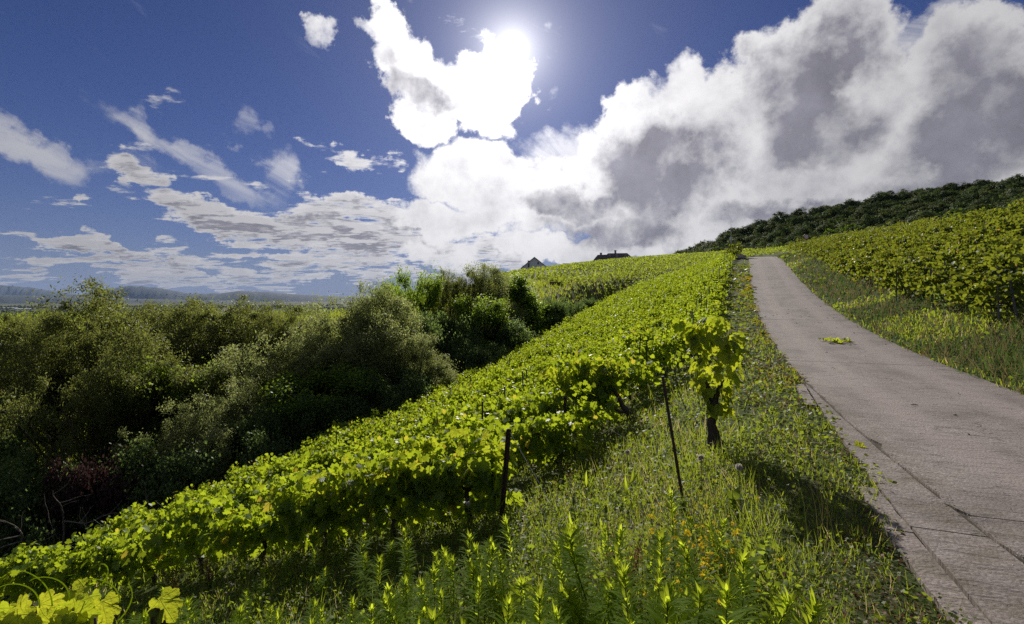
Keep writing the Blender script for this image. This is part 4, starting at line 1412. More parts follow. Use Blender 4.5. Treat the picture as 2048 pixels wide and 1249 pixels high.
# big leaves and curling tendrils close to the camera, lower corner
for j, (u, v, dd, lb) in enumerate(((70, 1215, 2.5, 'vine shoot with large sunlit leaves in the lower picture corner'),
                                    (190, 1236, 2.4, 'vine shoot with two large sunlit leaves next to the cut-off post'))):
    P = at(u, v, dd)
    g0 = gz(P[0], P[1])
    hh = P[2] - g0

    def cl(r, n, hh=hh):
        pos = np.stack([r.normal(0, 0.15, n), r.normal(0, 0.13, n), hh - np.abs(r.normal(0, 0.10, n))], 1)
        nr = np.stack([r.normal(0, 0.4, n), -0.9 + r.normal(0, 0.4, n), 0.45 + r.normal(0, 0.3, n)], 1)
        tip = np.stack([r.normal(0, 0.8, n), -0.2 + r.normal(0, 0.3, n), -0.6 + r.normal(0, 0.5, n)], 1)
        return pos, frames(nr, tip), r.uniform(0.10, 0.17, n)
    rt = leafy_vine((P[0], P[1], g0), lb, 60 + j, 34 if j == 0 else 12, cl,
                    lambda r, hh=hh: MB().tube(np.array([(0, 0, -0.1), (0.05, 0.02, hh * 0.5), (0, 0, hh)]), [0.03, 0.015, 0.006], 6))
    for q in range(3):
        r = np.random.default_rng(80 + q + j * 5)
        th = np.linspace(0, 3.6 if q else 2.2, 14)
        rad = np.linspace(0.02, 0.075, 14)
        T_ = np.stack([r.normal(0, 0.12) + rad * np.cos(th) + np.linspace(0, 0.10, 14) * r.choice([-1, 1]), r.normal(0, 0.1) + 0.02 * np.sin(th), hh + 0.04 + np.linspace(0, 0.12, 14) + rad * np.sin(th) * 0.7], 1)
        MB().tube(T_, np.linspace(0.0035, 0.0018, 14), 5).build('tendril', 'weed_leaf', rt, True)


# ------------------------------------------------------------------ tall narrow-leaved weeds (countable plants)
LANC_V = np.array([(0, 0, 0), (0.085, 0.35, 0.05), (-0.085, 0.35, 0.05), (0.06, 0.7, 0.0), (-0.06, 0.7, 0.0), (0, 1, -0.14)])
LANC_F = np.array([(0, 1, 2), (2, 1, 3), (2, 3, 4), (4, 3, 5)])


def weed_proto(seed, h=0.6):
    r = np.random.default_rng(seed)
    root = bpy.data.objects.new('tall_weed', None)
    bend = r.normal(0, 0.05, 2)
    stems = [(0, 0, h, 0)]
    for i in range(r.integers(0, 3)):
        stems.append((r.normal(0, 0.02), r.normal(0, 0.02), h * r.uniform(0.6, 0.85), r.uniform(0, 6.28)))
    sb, P, N, Tp, S = MB(), [], [], [], []
    for (x0, y0, hh, a) in stems:
        n = int(80 * hh / h)
        f = np.sort(r.random(n) ** 0.55)
        f = np.concatenate([f, r.uniform(0.93, 1.0, 16)])
        n = len(f)
        ln = 0.16 if a else 0
        bx, by = bend * 1.0
        px = x0 + bx * f ** 2 + cos(a) * ln * f
        py = y0 + by * f ** 2 + sin(a) * ln * f
        th = np.arange(n) * 2.4 + r.normal(0, 0.3, n)
        elev = np.interp(f, [0, 0.5, 0.85, 1.0], [-0.2, 0.30, 0.60, 1.0]) + r.normal(0, 0.18, n)
        d = np.stack([np.cos(th) * np.cos(elev), np.sin(th) * np.cos(elev), np.sin(elev)], 1)
        nn = np.stack([-np.cos(th) * np.sin(elev), -np.sin(th) * np.sin(elev), np.cos(elev)], 1)
        P.append(np.stack([px, py, f * hh], 1)); N.append(nn); Tp.append(d)
        S.append(np.interp(f, [0, 0.3, 0.8, 1], [0.07, 0.105, 0.115, 0.075]) * r.uniform(0.8, 1.2, n))
        fs = np.linspace(0, 1, 6)
        sb.tube(np.stack([x0 + bx * fs ** 2 + cos(a) * ln * fs, y0 + by * fs ** 2 + sin(a) * ln * fs, fs * hh - 0.03 * (fs == 0)], 1), np.linspace(0.006, 0.0025, 6), 5, cap=False)
    V, F = scatter(LANC_V, LANC_F, np.vstack(P), frames(np.vstack(N), np.vstack(Tp)), np.concatenate(S))
    o = bpy.data.objects.new('leaves', mesh('weed_leaves', V, F, 'weed_leaf')); o.parent = root
    o['kind'] = 'stuff'
    V, F = sb.data()
    o = bpy.data.objects.new('stem', mesh('weed_stem', V, F, 'green_stem', True)); o.parent = root
    return root


WP = [weed_proto(700 + i, 0.6) for i in range(6)]
tops = [(940, 1082), (985, 1088), (1050, 1055), (1172, 1052), (1190, 1090), (868, 1148), (962, 1178), (832, 1185), (765, 1198), (618, 1212), (1082, 1182),
        (1112, 1205), (1302, 1140), (1322, 1062), (1432, 1085), (1345, 985), (1385, 1150), (1272, 1170), (1505, 1150), (1402, 1205), (692, 1222), (560, 1238),
        (900, 1095), (1010, 1120), (1140, 1110), (1230, 1080), (1085, 1040), (760, 1120), (330, 1190), (395, 1205), (275, 1205), (480, 1200), (705, 1080), (820, 1070),
        (1470, 1110), (1560, 1180), (1450, 1195), (1200, 1160), (1325, 1215), (1000, 1200), (905, 1215), (1160, 1225), (735, 1235), (840, 1240), (1060, 1120), (965, 1110)]
wpos = []
for u, v in tops:
    h = random.uniform(0.48, 0.66)
    P = hit(u, v, h)
    wpos.append((P[0], P[1], h))
for _ in range(150):
    u, v = random.uniform(120, 1480), random.uniform(1040, 1300)
    if u > 1250 and random.random() < 0.5: continue
    h = random.uniform(0.22, 0.55)
    P = hit(u, v, h)
    wpos.append((P[0], P[1], h))
for (X, Y, h) in wpos:
    S_, T_ = st(X, Y)
    if T_[0] > -2.95: continue
    o = copy_tree(random.choice(WP))
    o.location = (X, Y, gz(X, Y) - 0.01)
    q = h / 0.6
    wq = q ** 0.6 * random.uniform(0.75, 1.3)
    o.scale = (wq, wq, q)
    o.rotation_euler = (random.gauss(0, 0.15), random.gauss(0, 0.15), random.uniform(0, 6.28))
    tag(o, 'upright bright green weed with narrow pointed leaves in the strip before the front vine row', 'weed', 'tall narrow-leaved weeds')


# ------------------------------------------------------------------ grass, clover and other ground cover (uncountable)
def polar(n, r0, r1, a0=-50, a1=52, pw=1.0):
    """points spread evenly in the eye's angle, denser near the camera"""
    r = r0 * np.exp(rng.random(n) ** pw * math.log(r1 / r0))
    a = np.radians(rng.uniform(a0, a1, n))
    return np.sin(a) * r, np.cos(a) * r, r


def patch(x, y, f, seed=0.0):
    return 0.5 + 0.25 * (np.sin(x * f + 1.3 * np.sin(y * f * 0.7 + seed)) + np.sin(y * f * 1.1 + 1.7 * np.sin(x * f * 0.6 + seed * 2)))


def blades(name, x, y, ln, wd, mt, lb, lean=0.35, parent=None):
    n = len(x)
    z = gzs(x, y)
    a = rng.uniform(0, 2 * pi, n)
    nr = np.stack([np.cos(a), np.sin(a), np.zeros(n)], 1)
    tip = np.stack([rng.normal(0, lean, n), rng.normal(0, lean, n), np.ones(n)], 1)
    sz = np.stack([wd, ln, ln], 1)
    V, F = scatter(BLADE_V, BLADE_F3, np.stack([x, y, z - 0.01], 1), frames(nr, tip), sz)
    return tag(obj(name, mesh(name, V, F, mt)), lb, kind='stuff')


def litter(name, x, y, hmax, size, mt, lb, tmpl=OVAL, flat=0.6, pw=1.5):
    """small leaves of creeping plants at random heights"""
    n = len(x)
    z = gzs(x, y) + hmax * rng.random(n) ** pw
    nr = rng.normal(0, 1 - flat, (n, 3)) + [0, 0, flat + 0.3]
    tip = rng.normal(0, 1, (n, 3))
    V, F = scatter(tmpl[0], tmpl[1], np.stack([x, y, z], 1), frames(nr, tip), size)
    return tag(obj(name, mesh(name, V, F, mt)), lb, kind='stuff')


def edge_t(S):
    """where the concrete ends on the ravine side (grass creeps over it unevenly)"""
    k = np.where(S < 10.5, -RW - np.interp(S, [-8, 2, 10.2], [0.90, 0.55, 0.05]) - 0.15, -RW)
    k = k + np.interp(S, [3.6, 4.1, 7.8, 8.2], [0, 0.20, 0.20, 0]) * (S > 3.5) * (S < 8.3)
    return k + 0.08 * np.sin(S * 1.9) + 0.06 * np.sin(S * 4.3 + 1)


def mask_left(x, y, lo=-17.5, hi=0.0):
    S, Tt = st(x, y)
    return (Tt < edge_t(S) + hi) & (Tt > lo), S, Tt


# green grass below the road
x, y, r = polar(90000, 1.3, 75)
k, S, Tt = mask_left(x, y)
k &= (patch(x, y, 1.1) > 0.33) | (rng.random(len(x)) < 0.35)
x, y, r, Tt = x[k], y[k], r[k], Tt[k]
ln = rng.uniform(0.10, 0.30, len(x)) * np.where(Tt > -3.1, 0.55, 1.0)
blades('meadow_grass', x, y, ln, 0.35 * np.maximum(0.35, r / 9), 'grass_blade', 'mixed green and straw grass blades on the verge and between the vines')
# taller seeding stalks
x, y, r = polar(4500, 1.5, 40)
k, S, Tt = mask_left(x, y, -9, -0.35)
k &= patch(x, y, 0.9, 2.0) > 0.5
x, y, r = x[k], y[k], r[k]
blades('grass_stalks', x, y, rng.uniform(0.35, 0.62, len(x)), 0.10 * np.maximum(0.5, r / 6), 'dry_grass', 'thin straw coloured stalks in the verge grass', 0.22)
# clover and creeping plants
x, y, r = polar(120000, 1.2, 60)
k, S, Tt = mask_left(x, y, -12, 0.05)
x, y, r, Tt = x[k], y[k], r[k], Tt[k]
hm = np.where(Tt > -3.3, 0.10, 0.22) * (0.5 + 0.9 * patch(x, y, 1.6, 1.0))
litter('clover', x, y, hm, rng.uniform(0.018, 0.042, len(x)) * np.maximum(0.8, r / 5), 'clover_leaf', 'low clover and creeping plants on the verge')
x, y, r = polar(48000, 1.4, 12, -42, 34)
k, S, Tt = mask_left(x, y, -9, -0.7)
k &= patch(x, y, 2.1, 6.0) > 0.5
x, y, r = x[k], y[k], r[k]
litter('broad_weeds', x, y, 0.30 * patch(x, y, 2.1, 6.0), rng.uniform(0.025, 0.07, len(x)), 'broad_weed_leaf', 'mixed low broad-leaved weeds between the grass', (LANC_V * [2.2, 1, 1], LANC_F), 0.45, 1.0)
# russet, dying leaves along the kerb
x, y, r = polar(26000, 1.2, 16, 5, 52)
S, Tt = st(x, y)
k = (Tt < edge_t(S) + 0.04) & (Tt > edge_t(S) - 1.0) & (patch(x, y, 2.3, 3) > 0.42)
litter('russet_leaves', x[k], y[k], 0.07, rng.uniform(0.014, 0.034, k.sum()) * np.maximum(0.8, r[k] / 5), 'brown_weed', 'russet dying clover and fallen bits along the kerb')
# bank above the road
x, y, r = polar(120000, 4, 90, 12, 56)
S, Tt = st(x, y)
k = (Tt > RW - 0.06 + 0.06 * np.sin(S * 2.3)) & (Tt < 14) & ((Tt < 4.6) | (rng.random(len(x)) < 0.3))
x, y, r, S, Tt = x[k], y[k], r[k], S[k], Tt[k]
green = (patch(x, y, 0.5, 4) > 0.86) | ((S > 16) & (S < 22) & (Tt > 2.0) & (Tt < 3.9) & (rng.random(len(x)) < 0.8)) | ((Tt < RW + 0.2) & (rng.random(len(x)) < 0.5))
g2 = green
blades('bank_grass', x[~g2], y[~g2], rng.uniform(0.14, 0.42, (~g2).sum()), 0.35 * np.maximum(0.5, r[~g2] / 9), 'dry_grass', 'dry straw coloured grass on the bank above the road', 0.45)
blades('bank_green_grass', x[g2], y[g2], rng.uniform(0.08, 0.24, g2.sum()), 0.4 * np.maximum(0.5, r[g2] / 9), 'grass_blade', 'lush green grass patches along the upper road edge', 0.4)
x, y, r = polar(16000, 4, 80, 12, 56)
S, Tt = st(x, y)
k = (Tt > RW - 0.02 + 0.1 * np.sin(S * 1.7)) & (Tt < 5)
litter('bank_herbs', x[k], y[k], 0.16, rng.uniform(0.02, 0.05, k.sum()) * np.maximum(0.8, r[k] / 7), 'clover_leaf', 'low herbs on the bank above the road')
# rough grass and bushes of grass on the far slope and ravine sides
x, y, r = polar(60000, 30, 130, -50, 30)
S, Tt = st(x, y)
k = (Tt < -16) & (r < 125)
x, y, r = x[k], y[k], r[k]
blades('slope_grass', x, y, rng.uniform(0.3, 0.9, len(x)), 0.5 * r / 9, 'grass_blade', 'rough grass of the ravine sides and the far slope', 0.4)

# flowers too many to count
def heads(name, x, y, h0, h1, size, mt, lb):
    n = len(x)
    z = gzs(x, y) + rng.uniform(h0, h1, n)
    c = np.stack([x, y, z], 1)
    P, N, Tp, S = [], [], [], []
    for i in range(5):
        d = unit(rng.normal(size=(n, 3)) + [0, 0, 0.6])
        P.append(c); N.append(np.cross(d, rng.normal(size=(n, 3)))); Tp.append(d); S.append(size)
    V, F = scatter(QUAD_V, QUAD_F, np.vstack(P), frames(np.vstack(N), np.vstack(Tp)), np.concatenate(S))
    tag(obj(name, mesh(name, V, F, mt)), lb, kind='stuff')


def around(u, v, n, su, sv, h=0.1):
    X, Y = [], []
    for i in range(n):
        P = hit(u + random.gauss(0, su), v + random.gauss(0, sv), h)
        X.append(P[0]); Y.append(P[1])
    return np.array(X), np.array(Y)


x1, y1 = around(1410, 1110, 110, 50, 50, 0.25)
x2, y2 = around(1345, 1040, 22, 30, 30, 0.25)
x, y = np.concatenate([x1, x2]), np.concatenate([y1, y2])
heads('yellow_flowers', x, y, 0.20, 0.32, rng.uniform(0.014, 0.024, len(x)), 'yellow_petal', 'small orange-yellow flowers among the verge weeds')
S = rng.uniform(9, 45, 650); Tt = edge_t(S) - np.abs(rng.normal(0, 0.40, 650)) + 0.03
k = patch(S, Tt, 1.2, 2) > 0.42
x, y = xy(S[k], Tt[k])
heads('yellow_flowers', x, y, 0.05, 0.15, rng.uniform(0.014, 0.026, len(x)) * np.maximum(1, np.hypot(x, y) / 14), 'yellow_petal', 'yellow flowers strung along the grassy road edge')
x, y, r = polar(1100, 1.5, 18, -8, 45)
k, S, Tt = mask_left(x, y, -6.5, -0.15)
k &= patch(x, y, 1.4, 5) > 0.48
x, y, r = x[k], y[k], r[k]
heads('clover_flowers', x, y, 0.05, 0.20, rng.uniform(0.008, 0.014, len(x)) * np.maximum(0.9, r / 9), 'pale_petal', 'pale pink and white clover heads in the verge')
k = rng.random(len(x)) < 0.35
heads('spent_clover_heads', x[k] + 0.07, y[k], 0.04, 0.15, rng.uniform(0.010, 0.016, k.sum()) * np.maximum(0.9, r[k] / 6), 'brown_weed', 'spent brown clover heads in the verge')


# single plants and small things of the verge
def dock_proto(seed):
    r = np.random.default_rng(seed)
    root = bpy.data.objects.new('broad_leaved_weed', None)
    n = r.integers(11, 19)
    th = r.uniform(0, 6.28, n); e = r.uniform(0.15, 1.2, n)
    d = np.stack([np.cos(th) * np.cos(e), np.sin(th) * np.cos(e), np.sin(e)], 1)
    nn = np.stack([-np.cos(th) * np.sin(e), -np.sin(th) * np.sin(e), np.cos(e)], 1)
    base = np.stack([r.normal(0, 0.02, n), r.normal(0, 0.02, n), r.uniform(0, 0.16, n)], 1)
    V, F = scatter(LANC_V * [2.6, 1, 1.6], LANC_F, base, frames(nn, d), r.uniform(0.12, 0.24, n))
    me_ = mesh('dock_leaves', V, F, 'broad_weed_leaf')
    o = bpy.data.objects.new('leaves', me_); o.parent = root; o['kind'] = 'stuff'
    b_ = MB().tube(np.array([(0, 0, -0.03), (0.01, 0.0, 0.15), (0.03, 0.01, 0.34 * r.uniform(0.7, 1.3))]), [0.006, 0.005, 0.002], 5, cap=False)
    V, F = b_.data()
    o = bpy.data.objects.new('stem', mesh('dock_stem', V, F, 'green_stem', True)); o.parent = root
    return root


DP = [dock_proto(1200 + i) for i in range(4)]
for i in range(46):
    u, v = random.uniform(350, 1560), random.uniform(960, 1260)
    P = hit(u, v, 0.12)
    if st(P[0], P[1])[1][0] > -3.2: continue
    o = copy_tree(random.choice(DP))
    o.location = (P[0], P[1], gz(P[0], P[1]) - 0.01)
    o.scale = (random.uniform(0.35, 0.75),) * 3
    o.rotation_euler = (random.gauss(0, 0.12), random.gauss(0, 0.12), random.uniform(0, 6.28))
    tag(o, 'low broad-leaved green weed growing between the narrow-leaved weeds and the verge grass', 'weed', 'broad-leaved weeds')
# grit and pebbles washed to the road's edges
n = 2600
S_ = rng.uniform(0.5, 26, n)
side = rng.random(n)
T_ = np.where(side < 0.45, -RW - 0.02 + rng.normal(0, 0.05, n), np.where(side < 0.75, RW - np.abs(rng.normal(0, 0.12, n)), rng.uniform(-RW, RW, n)))
x, y = xy(S_, T_)
pos = np.stack([x, y, road_z(S_) + 0.003], 1)
V, F = scatter(np.array([(1, 0, 0.2), (0.3, 0.9, 0.3), (-0.8, 0.6, 0.2), (-0.8, -0.6, 0.3), (0.3, -0.9, 0.2), (0.1, 0.05, 0.8)]), np.array([(i, (i + 1) % 5, 5) for i in range(5)]), pos,
               frames(rng.normal(0, 0.2, (n, 3)) + [0, 0, 1], rng.normal(size=(n, 3))), rng.uniform(0.003, 0.009, n))
tag(obj('grit', mesh('grit', V, F, 'stone')), 'grit and small pebbles along the edges of the concrete road', kind='stuff')


def seed_head(u, v, h, lb):
    P = hit(u, v, h)
    g0 = gz(P[0], P[1])
    root = empty('seed_head_flower', (P[0], P[1], g0))
    tag(root, lb, 'flower')
    MB().tube(np.array([(0.03, 0, -0.02), (0.01, 0.01, h * 0.5), (0, 0, h)]), 0.0022, 5).build('stem', 'green_stem', root, True)
    r = np.random.default_rng(int(u))
    d = unit(r.normal(size=(150, 3)))
    V, F = scatter(SLIM_V, SLIM_F, np.zeros((150, 3)) + [0, 0, h] + d * 0.004, frames(np.cross(d, r.normal(size=(150, 3))), d), np.full(150, 0.03))
    tag(obj('fluff', mesh('fluff', V, F, 'seed_fluff'), root), kind='stuff')


for u, v, lb in ((1402, 916, 'white dandelion seed head between the lone stake and the lone vine'), (936, 1008, 'white dandelion seed head below the front row leaves'),
                 (1208, 818, 'white seed head before the leaning thick trunk'), (1255, 905, 'pale seed head in the grass beyond the half hidden end post'),
                 (1478, 935, 'pale seed head in the grass next to the lone vine trunk')):
    seed_head(u, v, 0.42, lb)


def bud_stalk(u, v, h, lb):
    P = hit(u, v, h)
    root = empty('bud_stalk', (P[0], P[1], gz(P[0], P[1])))
    tag(root, lb, 'weed')
    MB().tube(np.array([(0.04, 0, -0.02), (0.02, 0.01, h * 0.5), (0, 0, h - 0.07)]), 0.003, 5).build('stem', 'green_stem', root, True)
    z = np.array([-0.075, -0.06, -0.035, -0.012, 0.0]) + h
    MB().tube(np.stack([np.zeros(5), np.zeros(5), z], 1), [0.004, 0.010, 0.011, 0.006, 0.001], 7).build('bud', 'green_stem', root, True)
    r = np.random.default_rng(int(u))
    n = 9
    th = r.uniform(0, 6.28, n); e = r.uniform(0.4, 1.2, n)
    d = np.stack([np.cos(th) * np.cos(e), np.sin(th) * np.cos(e), np.sin(e)], 1)
    V, F = scatter(LANC_V, LANC_F, np.stack([np.zeros(n), np.zeros(n), r.uniform(0, h * 0.5, n)], 1), frames(np.cross(d, np.cross([0, 0, 1], d)) * -1, d), r.uniform(0.12, 0.2, n))
    tag(obj('leaves', mesh('bud_leaves', V, F, 'weed_leaf'), root), kind='stuff')


for u, v, lb in ((1173, 925, 'stalk with a pointed grey-green bud under the yellowish vine shoot'), (1256, 922, 'taller stalk with a long pointed bud before the gap in the rows'),
                 (1212, 1010, 'short stalk with a closed bud above the tall weeds'), (1147, 995, 'stalk with a slim closed bud at the end of the guy wire')):
    bud_stalk(u, v, 0.5, lb)


def dry_weed(u, v, h, seed, lb, mt='brown_weed'):
    P = hit(u, v, h)
    root = empty('dry_weed', (P[0], P[1], gz(P[0], P[1])))
    tag(root, lb, 'weed')
    r = np.random.default_rng(seed)
    b, pos = MB(), []
    for i in range(9):
        a = r.uniform(0, 6.28); ln = r.uniform(0.06, 0.22)
        hh = h * r.uniform(0.6, 1.0)
        f = np.linspace(0, 1, 6)
        Q = np.stack([cos(a) * ln * f ** 1.3, sin(a) * ln * f ** 1.3, f * hh - 0.02], 1) + r.normal(0, 0.006, (6, 3))
        b.tube(Q, np.linspace(0.003, 0.0012, 6), 4, cap=False)
        m = 60
        k = r.uniform(0.3, 1, m)
        pos.append(np.stack([np.interp(k, f, Q[:, j]) for j in range(3)], 1) + r.normal(0, 0.012, (m, 3)))
    b.build('stalks', mt, root)
    pos = np.vstack(pos)
    V, F = scatter(QUAD_V, QUAD_F, pos, frames(r.normal(size=pos.shape), r.normal(size=pos.shape)), r.uniform(0.010, 0.022, len(pos)))
    tag(obj('seeds', mesh('seeds', V, F, mt), root), kind='stuff')


for j, (u, v, lb) in enumerate(((300, 1095, 'reddish brown dry weed under the front row, at its lower end'), (365, 1072, 'reddish brown dry weed beside the dark stake in the front row'),
                                (420, 1100, 'tall reddish brown dry weed just past the dark stake'), (345, 1120, 'low reddish brown dry weed above the cut-off post'),
                                (1245, 1080, 'thin brown dry stalks between the tall weeds and the yellow flowers'))):
    dry_weed(u, v, 0.55, 40 + j, lb)


def purple_clump(u, v, h, w, seed, lb):
    P = hit(u, v, h)
    g0 = gz(P[0], P[1])
    root = empty('purple_flower_clump', (P[0], P[1], g0))
    tag(root, lb, 'flowers')
    r = np.random.default_rng(seed)
    b, lp, hp = MB(), [], []
    for i in range(26):
        x0, y0 = r.normal(0, w * 0.5), r.normal(0, w * 0.4)
        hh = h * r.uniform(0.6, 1.05)
        b.tube(np.array([(x0 * 0.6, y0 * 0.6, -0.03), (x0 * 0.9, y0 * 0.9, hh * 0.5), (x0, y0, hh)]), 0.003, 4, cap=False)
        f = r.random(34)
        lp.append(np.stack([x0 * (0.6 + 0.4 * f), y0 * (0.6 + 0.4 * f), f * hh * 0.92], 1) + r.normal(0, 0.05, (34, 3)))
        hp.append(np.stack([x0 + r.normal(0, 0.025, 16), y0 + r.normal(0, 0.025, 16), hh + r.normal(0, 0.006, 16)], 1))
    b.build('stems', 'green_stem', root)
    lp, hp = np.vstack(lp), np.vstack(hp)
    V, F = scatter(SLIM_V * [1.6, 1, 1], SLIM_F, lp, frames(r.normal(size=lp.shape) + [0, 0, 0.4], r.normal(size=lp.shape)), r.uniform(0.05, 0.11, len(lp)))
    tag(obj('leaves', mesh('clump_leaves', V, F, 'shrub_leaf'), root), kind='stuff')
    V, F = scatter(QUAD_V, QUAD_F, hp, frames(r.normal(0, 0.4, hp.shape) + [0, 0, 1], r.normal(size=hp.shape)), r.uniform(0.025, 0.04, len(hp)))
    tag(obj('blossoms', mesh('clump_blossoms', V, F, 'purple_petal'), root), kind='stuff')


purple_clump(1955, 555, 1.0, 1.0, 1, 'flat-topped purple flowers growing on the bank beside the thick blue-grey post')
purple_clump(2015, 548, 1.0, 0.7, 2, 'purple flowers right behind the thick blue-grey post')
purple_clump(1835, 520, 1.15, 0.5, 3, 'small purple flowers among the vines above the green grass patch')

# cut vine shoot dropped on the road
P = hit(1672, 694)
root = empty('cut_vine_shoot', (P[0], P[1], float(road_z(st(P[0], P[1])[0])[0]) + 0.006))
tag(root, 'wilted heap of cut vine leaves lying on the concrete road', 'leaves')
r = np.random.default_rng(5)
for i in range(46):
    o = bpy.data.objects.new('leaf', leaf_meshes[r.integers(6)])
    p = np.array([r.normal(0, 0.26), r.normal(0, 0.17), r.uniform(0.03, 0.11)])
    fr = frames((r.normal(0, 0.6, 3) + [0, 0, 0.6])[None], r.normal(0, 1, 3)[None])[0] * r.uniform(0.07, 0.12)
    M = np.eye(4); M[:3, :3] = fr; M[:3, 3] = p
    o.matrix_local = Matrix(M.tolist()); link(o, root)
b = MB()
for i in range(4):
    a = r.uniform(-0.5, 0.5)
    b.tube(np.array([(-0.5 + 0.15 * i, 0.1 * sin(i), 0.015), (0, a * 0.3, 0.03), (0.45, a * 0.6, 0.012)]), 0.005, 5)
b.build('canes', 'green_stem', root)
# torn leaf on the kerb with its sharp shadow
for u, v, lb in ((1758, 925, 'torn vine leaf standing up on the kerb'), (1722, 905, 'pale withered leaf lying at the grassy kerb'),
                 (1478, 1062, 'curled pale leaf lying on the clover beside the tall weeds'), (1738, 686, 'small green leaf lying on the road beside the cut vine leaves')):
    P = hit(u, v, 0.05)
    o = obj('fallen_leaf', leaf_meshes[int(u) % 6], None, (P[0], P[1], gzs(P[0], P[1]) + 0.06))
    o.scale = (0.13,) * 3
    o.rotation_euler = (random.uniform(0.4, 1.2), random.uniform(-0.5, 0.5), random.uniform(0, 6))
    tag(o, lb, 'leaf')
# dark crumbs and bark bits on the road
for j in range(26):
    s0, t0 = random.uniform(2.5, 30), random.uniform(-1.5, 1.5)
    X, Y = xy(s0, t0)
    P = np.array([(0, 0, 0.004), (0.03, 0.005, 0.008), (0.07, 0.0, 0.004)]) * random.uniform(0.6, 1.6)
    o = MB().tube(P, [0.004, 0.009, 0.003], 5).build('bark_chip', 'bark', None, False, (float(X), float(Y), float(road_z(s0)) + 0.008))
    o.rotation_euler = (0, 0, random.uniform(0, 6.28))
    tag(o, 'small dark bark chip lying on the concrete road', 'bark chip', 'bark chips on the road')

# ------------------------------------------------------------------ vineyards in the distance, walls, houses, sign
def far_rows(name, lb, poly, gap, direc, mt, leaf, per, h=1.25, half=0.35, skip=None):
    """rows of vines inside a ground polygon"""
    poly = np.array(poly, float)
    d = unit(np.array(direc, float)); nrm = np.array([d[1], -d[0]])
    a0, a1 = (poly @ nrm).min(), (poly @ nrm).max(); b0, b1 = (poly @ d).min(), (poly @ d).max()
    P = []
    for a in np.arange(a0, a1, gap):
        n = int((b1 - b0) * per)
        bb = rng.uniform(b0, b1, n)
        aa = a + rng.normal(0, half * 0.55, n)
        P.append(nrm[None] * aa[:, None] + d[None] * bb[:, None])
    P = np.vstack(P)
    x, y = P[:, 0], P[:, 1]
    ins = np.zeros(len(P), bool)
    j = len(poly) - 1
    for i in range(len(poly)):
        c = ((poly[i, 1] > y) != (poly[j, 1] > y)) & (x < (poly[j, 0] - poly[i, 0]) * (y - poly[i, 1]) / (poly[j, 1] - poly[i, 1] + 1e-9) + poly[i, 0])
        ins ^= c; j = i
    if skip is not None: ins &= ~skip(x, y)
    x, y = x[ins], y[ins]
    n = len(x)
    wob = 0.85 + 0.3 * patch(x, y, 2.3)
    z = ground(x, y) + (0.3 + (h - 0.3) * rng.random(n) ** 0.6) * wob
    nr = rng.normal(0, 0.6, (n, 3)) + [0, -0.3, 0.6]
    tip = rng.normal(0, 0.7, (n, 3)) + [0, 0, -0.6]
    V, F = scatter(QUAD_V, QUAD_F, np.stack([x, y, z], 1), frames(nr, tip), leaf * rng.uniform(0.6, 1.3, n))
    tag(obj(name, mesh(name, V, F, mt)), lb, kind='stuff')


def pxy(u, d):
    return ((u - 1024) / FPX * d, d)


leaf_mat('far_vine_leaf', (0.085, 0.14, 0.02), (0.14, 0.20, 0.03), (0.50, 0.60, 0.06), 0.55, 0.6, spec=0.15)
far_rows('upper_far_vineyard', 'pale green vine rows on the far hillside up to the houses', [pxy(985, 122), pxy(1290, 120), pxy(1500, 118), pxy(1510, 215), pxy(1000, 200)], 1.4, (0.06, 1), 'far_vine_leaf', 0.42, 9.0)
far_rows('lower_far_vineyard', 'pale green vine rows on the lower terrace of the far hillside', [pxy(1118, 93), pxy(1250, 92), pxy(1330, 86), pxy(1420, 90), pxy(1480, 116), pxy(1290, 118), pxy(1070, 118)], 1.35, (0.12, 1), 'far_vine_leaf', 0.36, 10.0)
far_rows('opposite_vineyard', 'yellow-green vines on the far side of the ravine', [pxy(-300, 40), pxy(140, 41), pxy(330, 50), pxy(560, 58), pxy(700, 66), pxy(700, 84), pxy(300, 62), pxy(-300, 52)], 1.7, (1, 0.25), 'far_vine_leaf', 0.19, 18.0)
far_rows('crest_vineyard', 'pale vines beyond the crest of the road', [pxy(1455, 100), pxy(1600, 98), pxy(1680, 150), pxy(1470, 160)], 1.9, (0.4, 1), 'far_vine_leaf', 0.3, 6.0)


def low_wall(u0, u1, v, d, hgt, m, name, lb, cat):
    A, B = at(u0, v, d), at(u1, v, d)
    za = min(gz(A[0], A[1]), gz(B[0], B[1]))
    root = empty(name, (A[0], A[1], za)); tag(root, lb, cat)
    L = B[0] - A[0]
    r = np.random.default_rng(int(u0))
    for row in range(3):
        x = 0.0
        while x < L:
            w = r.uniform(0.4, 0.8)
            MB().box((x, r.uniform(-0.03, 0.03), row * hgt / 3 - 0.1), (min(x + w - 0.02, L), 0.4, (row + 1) * hgt / 3 - 0.015 - 0.1)).build('stone', m, root)
            x += w
    return root


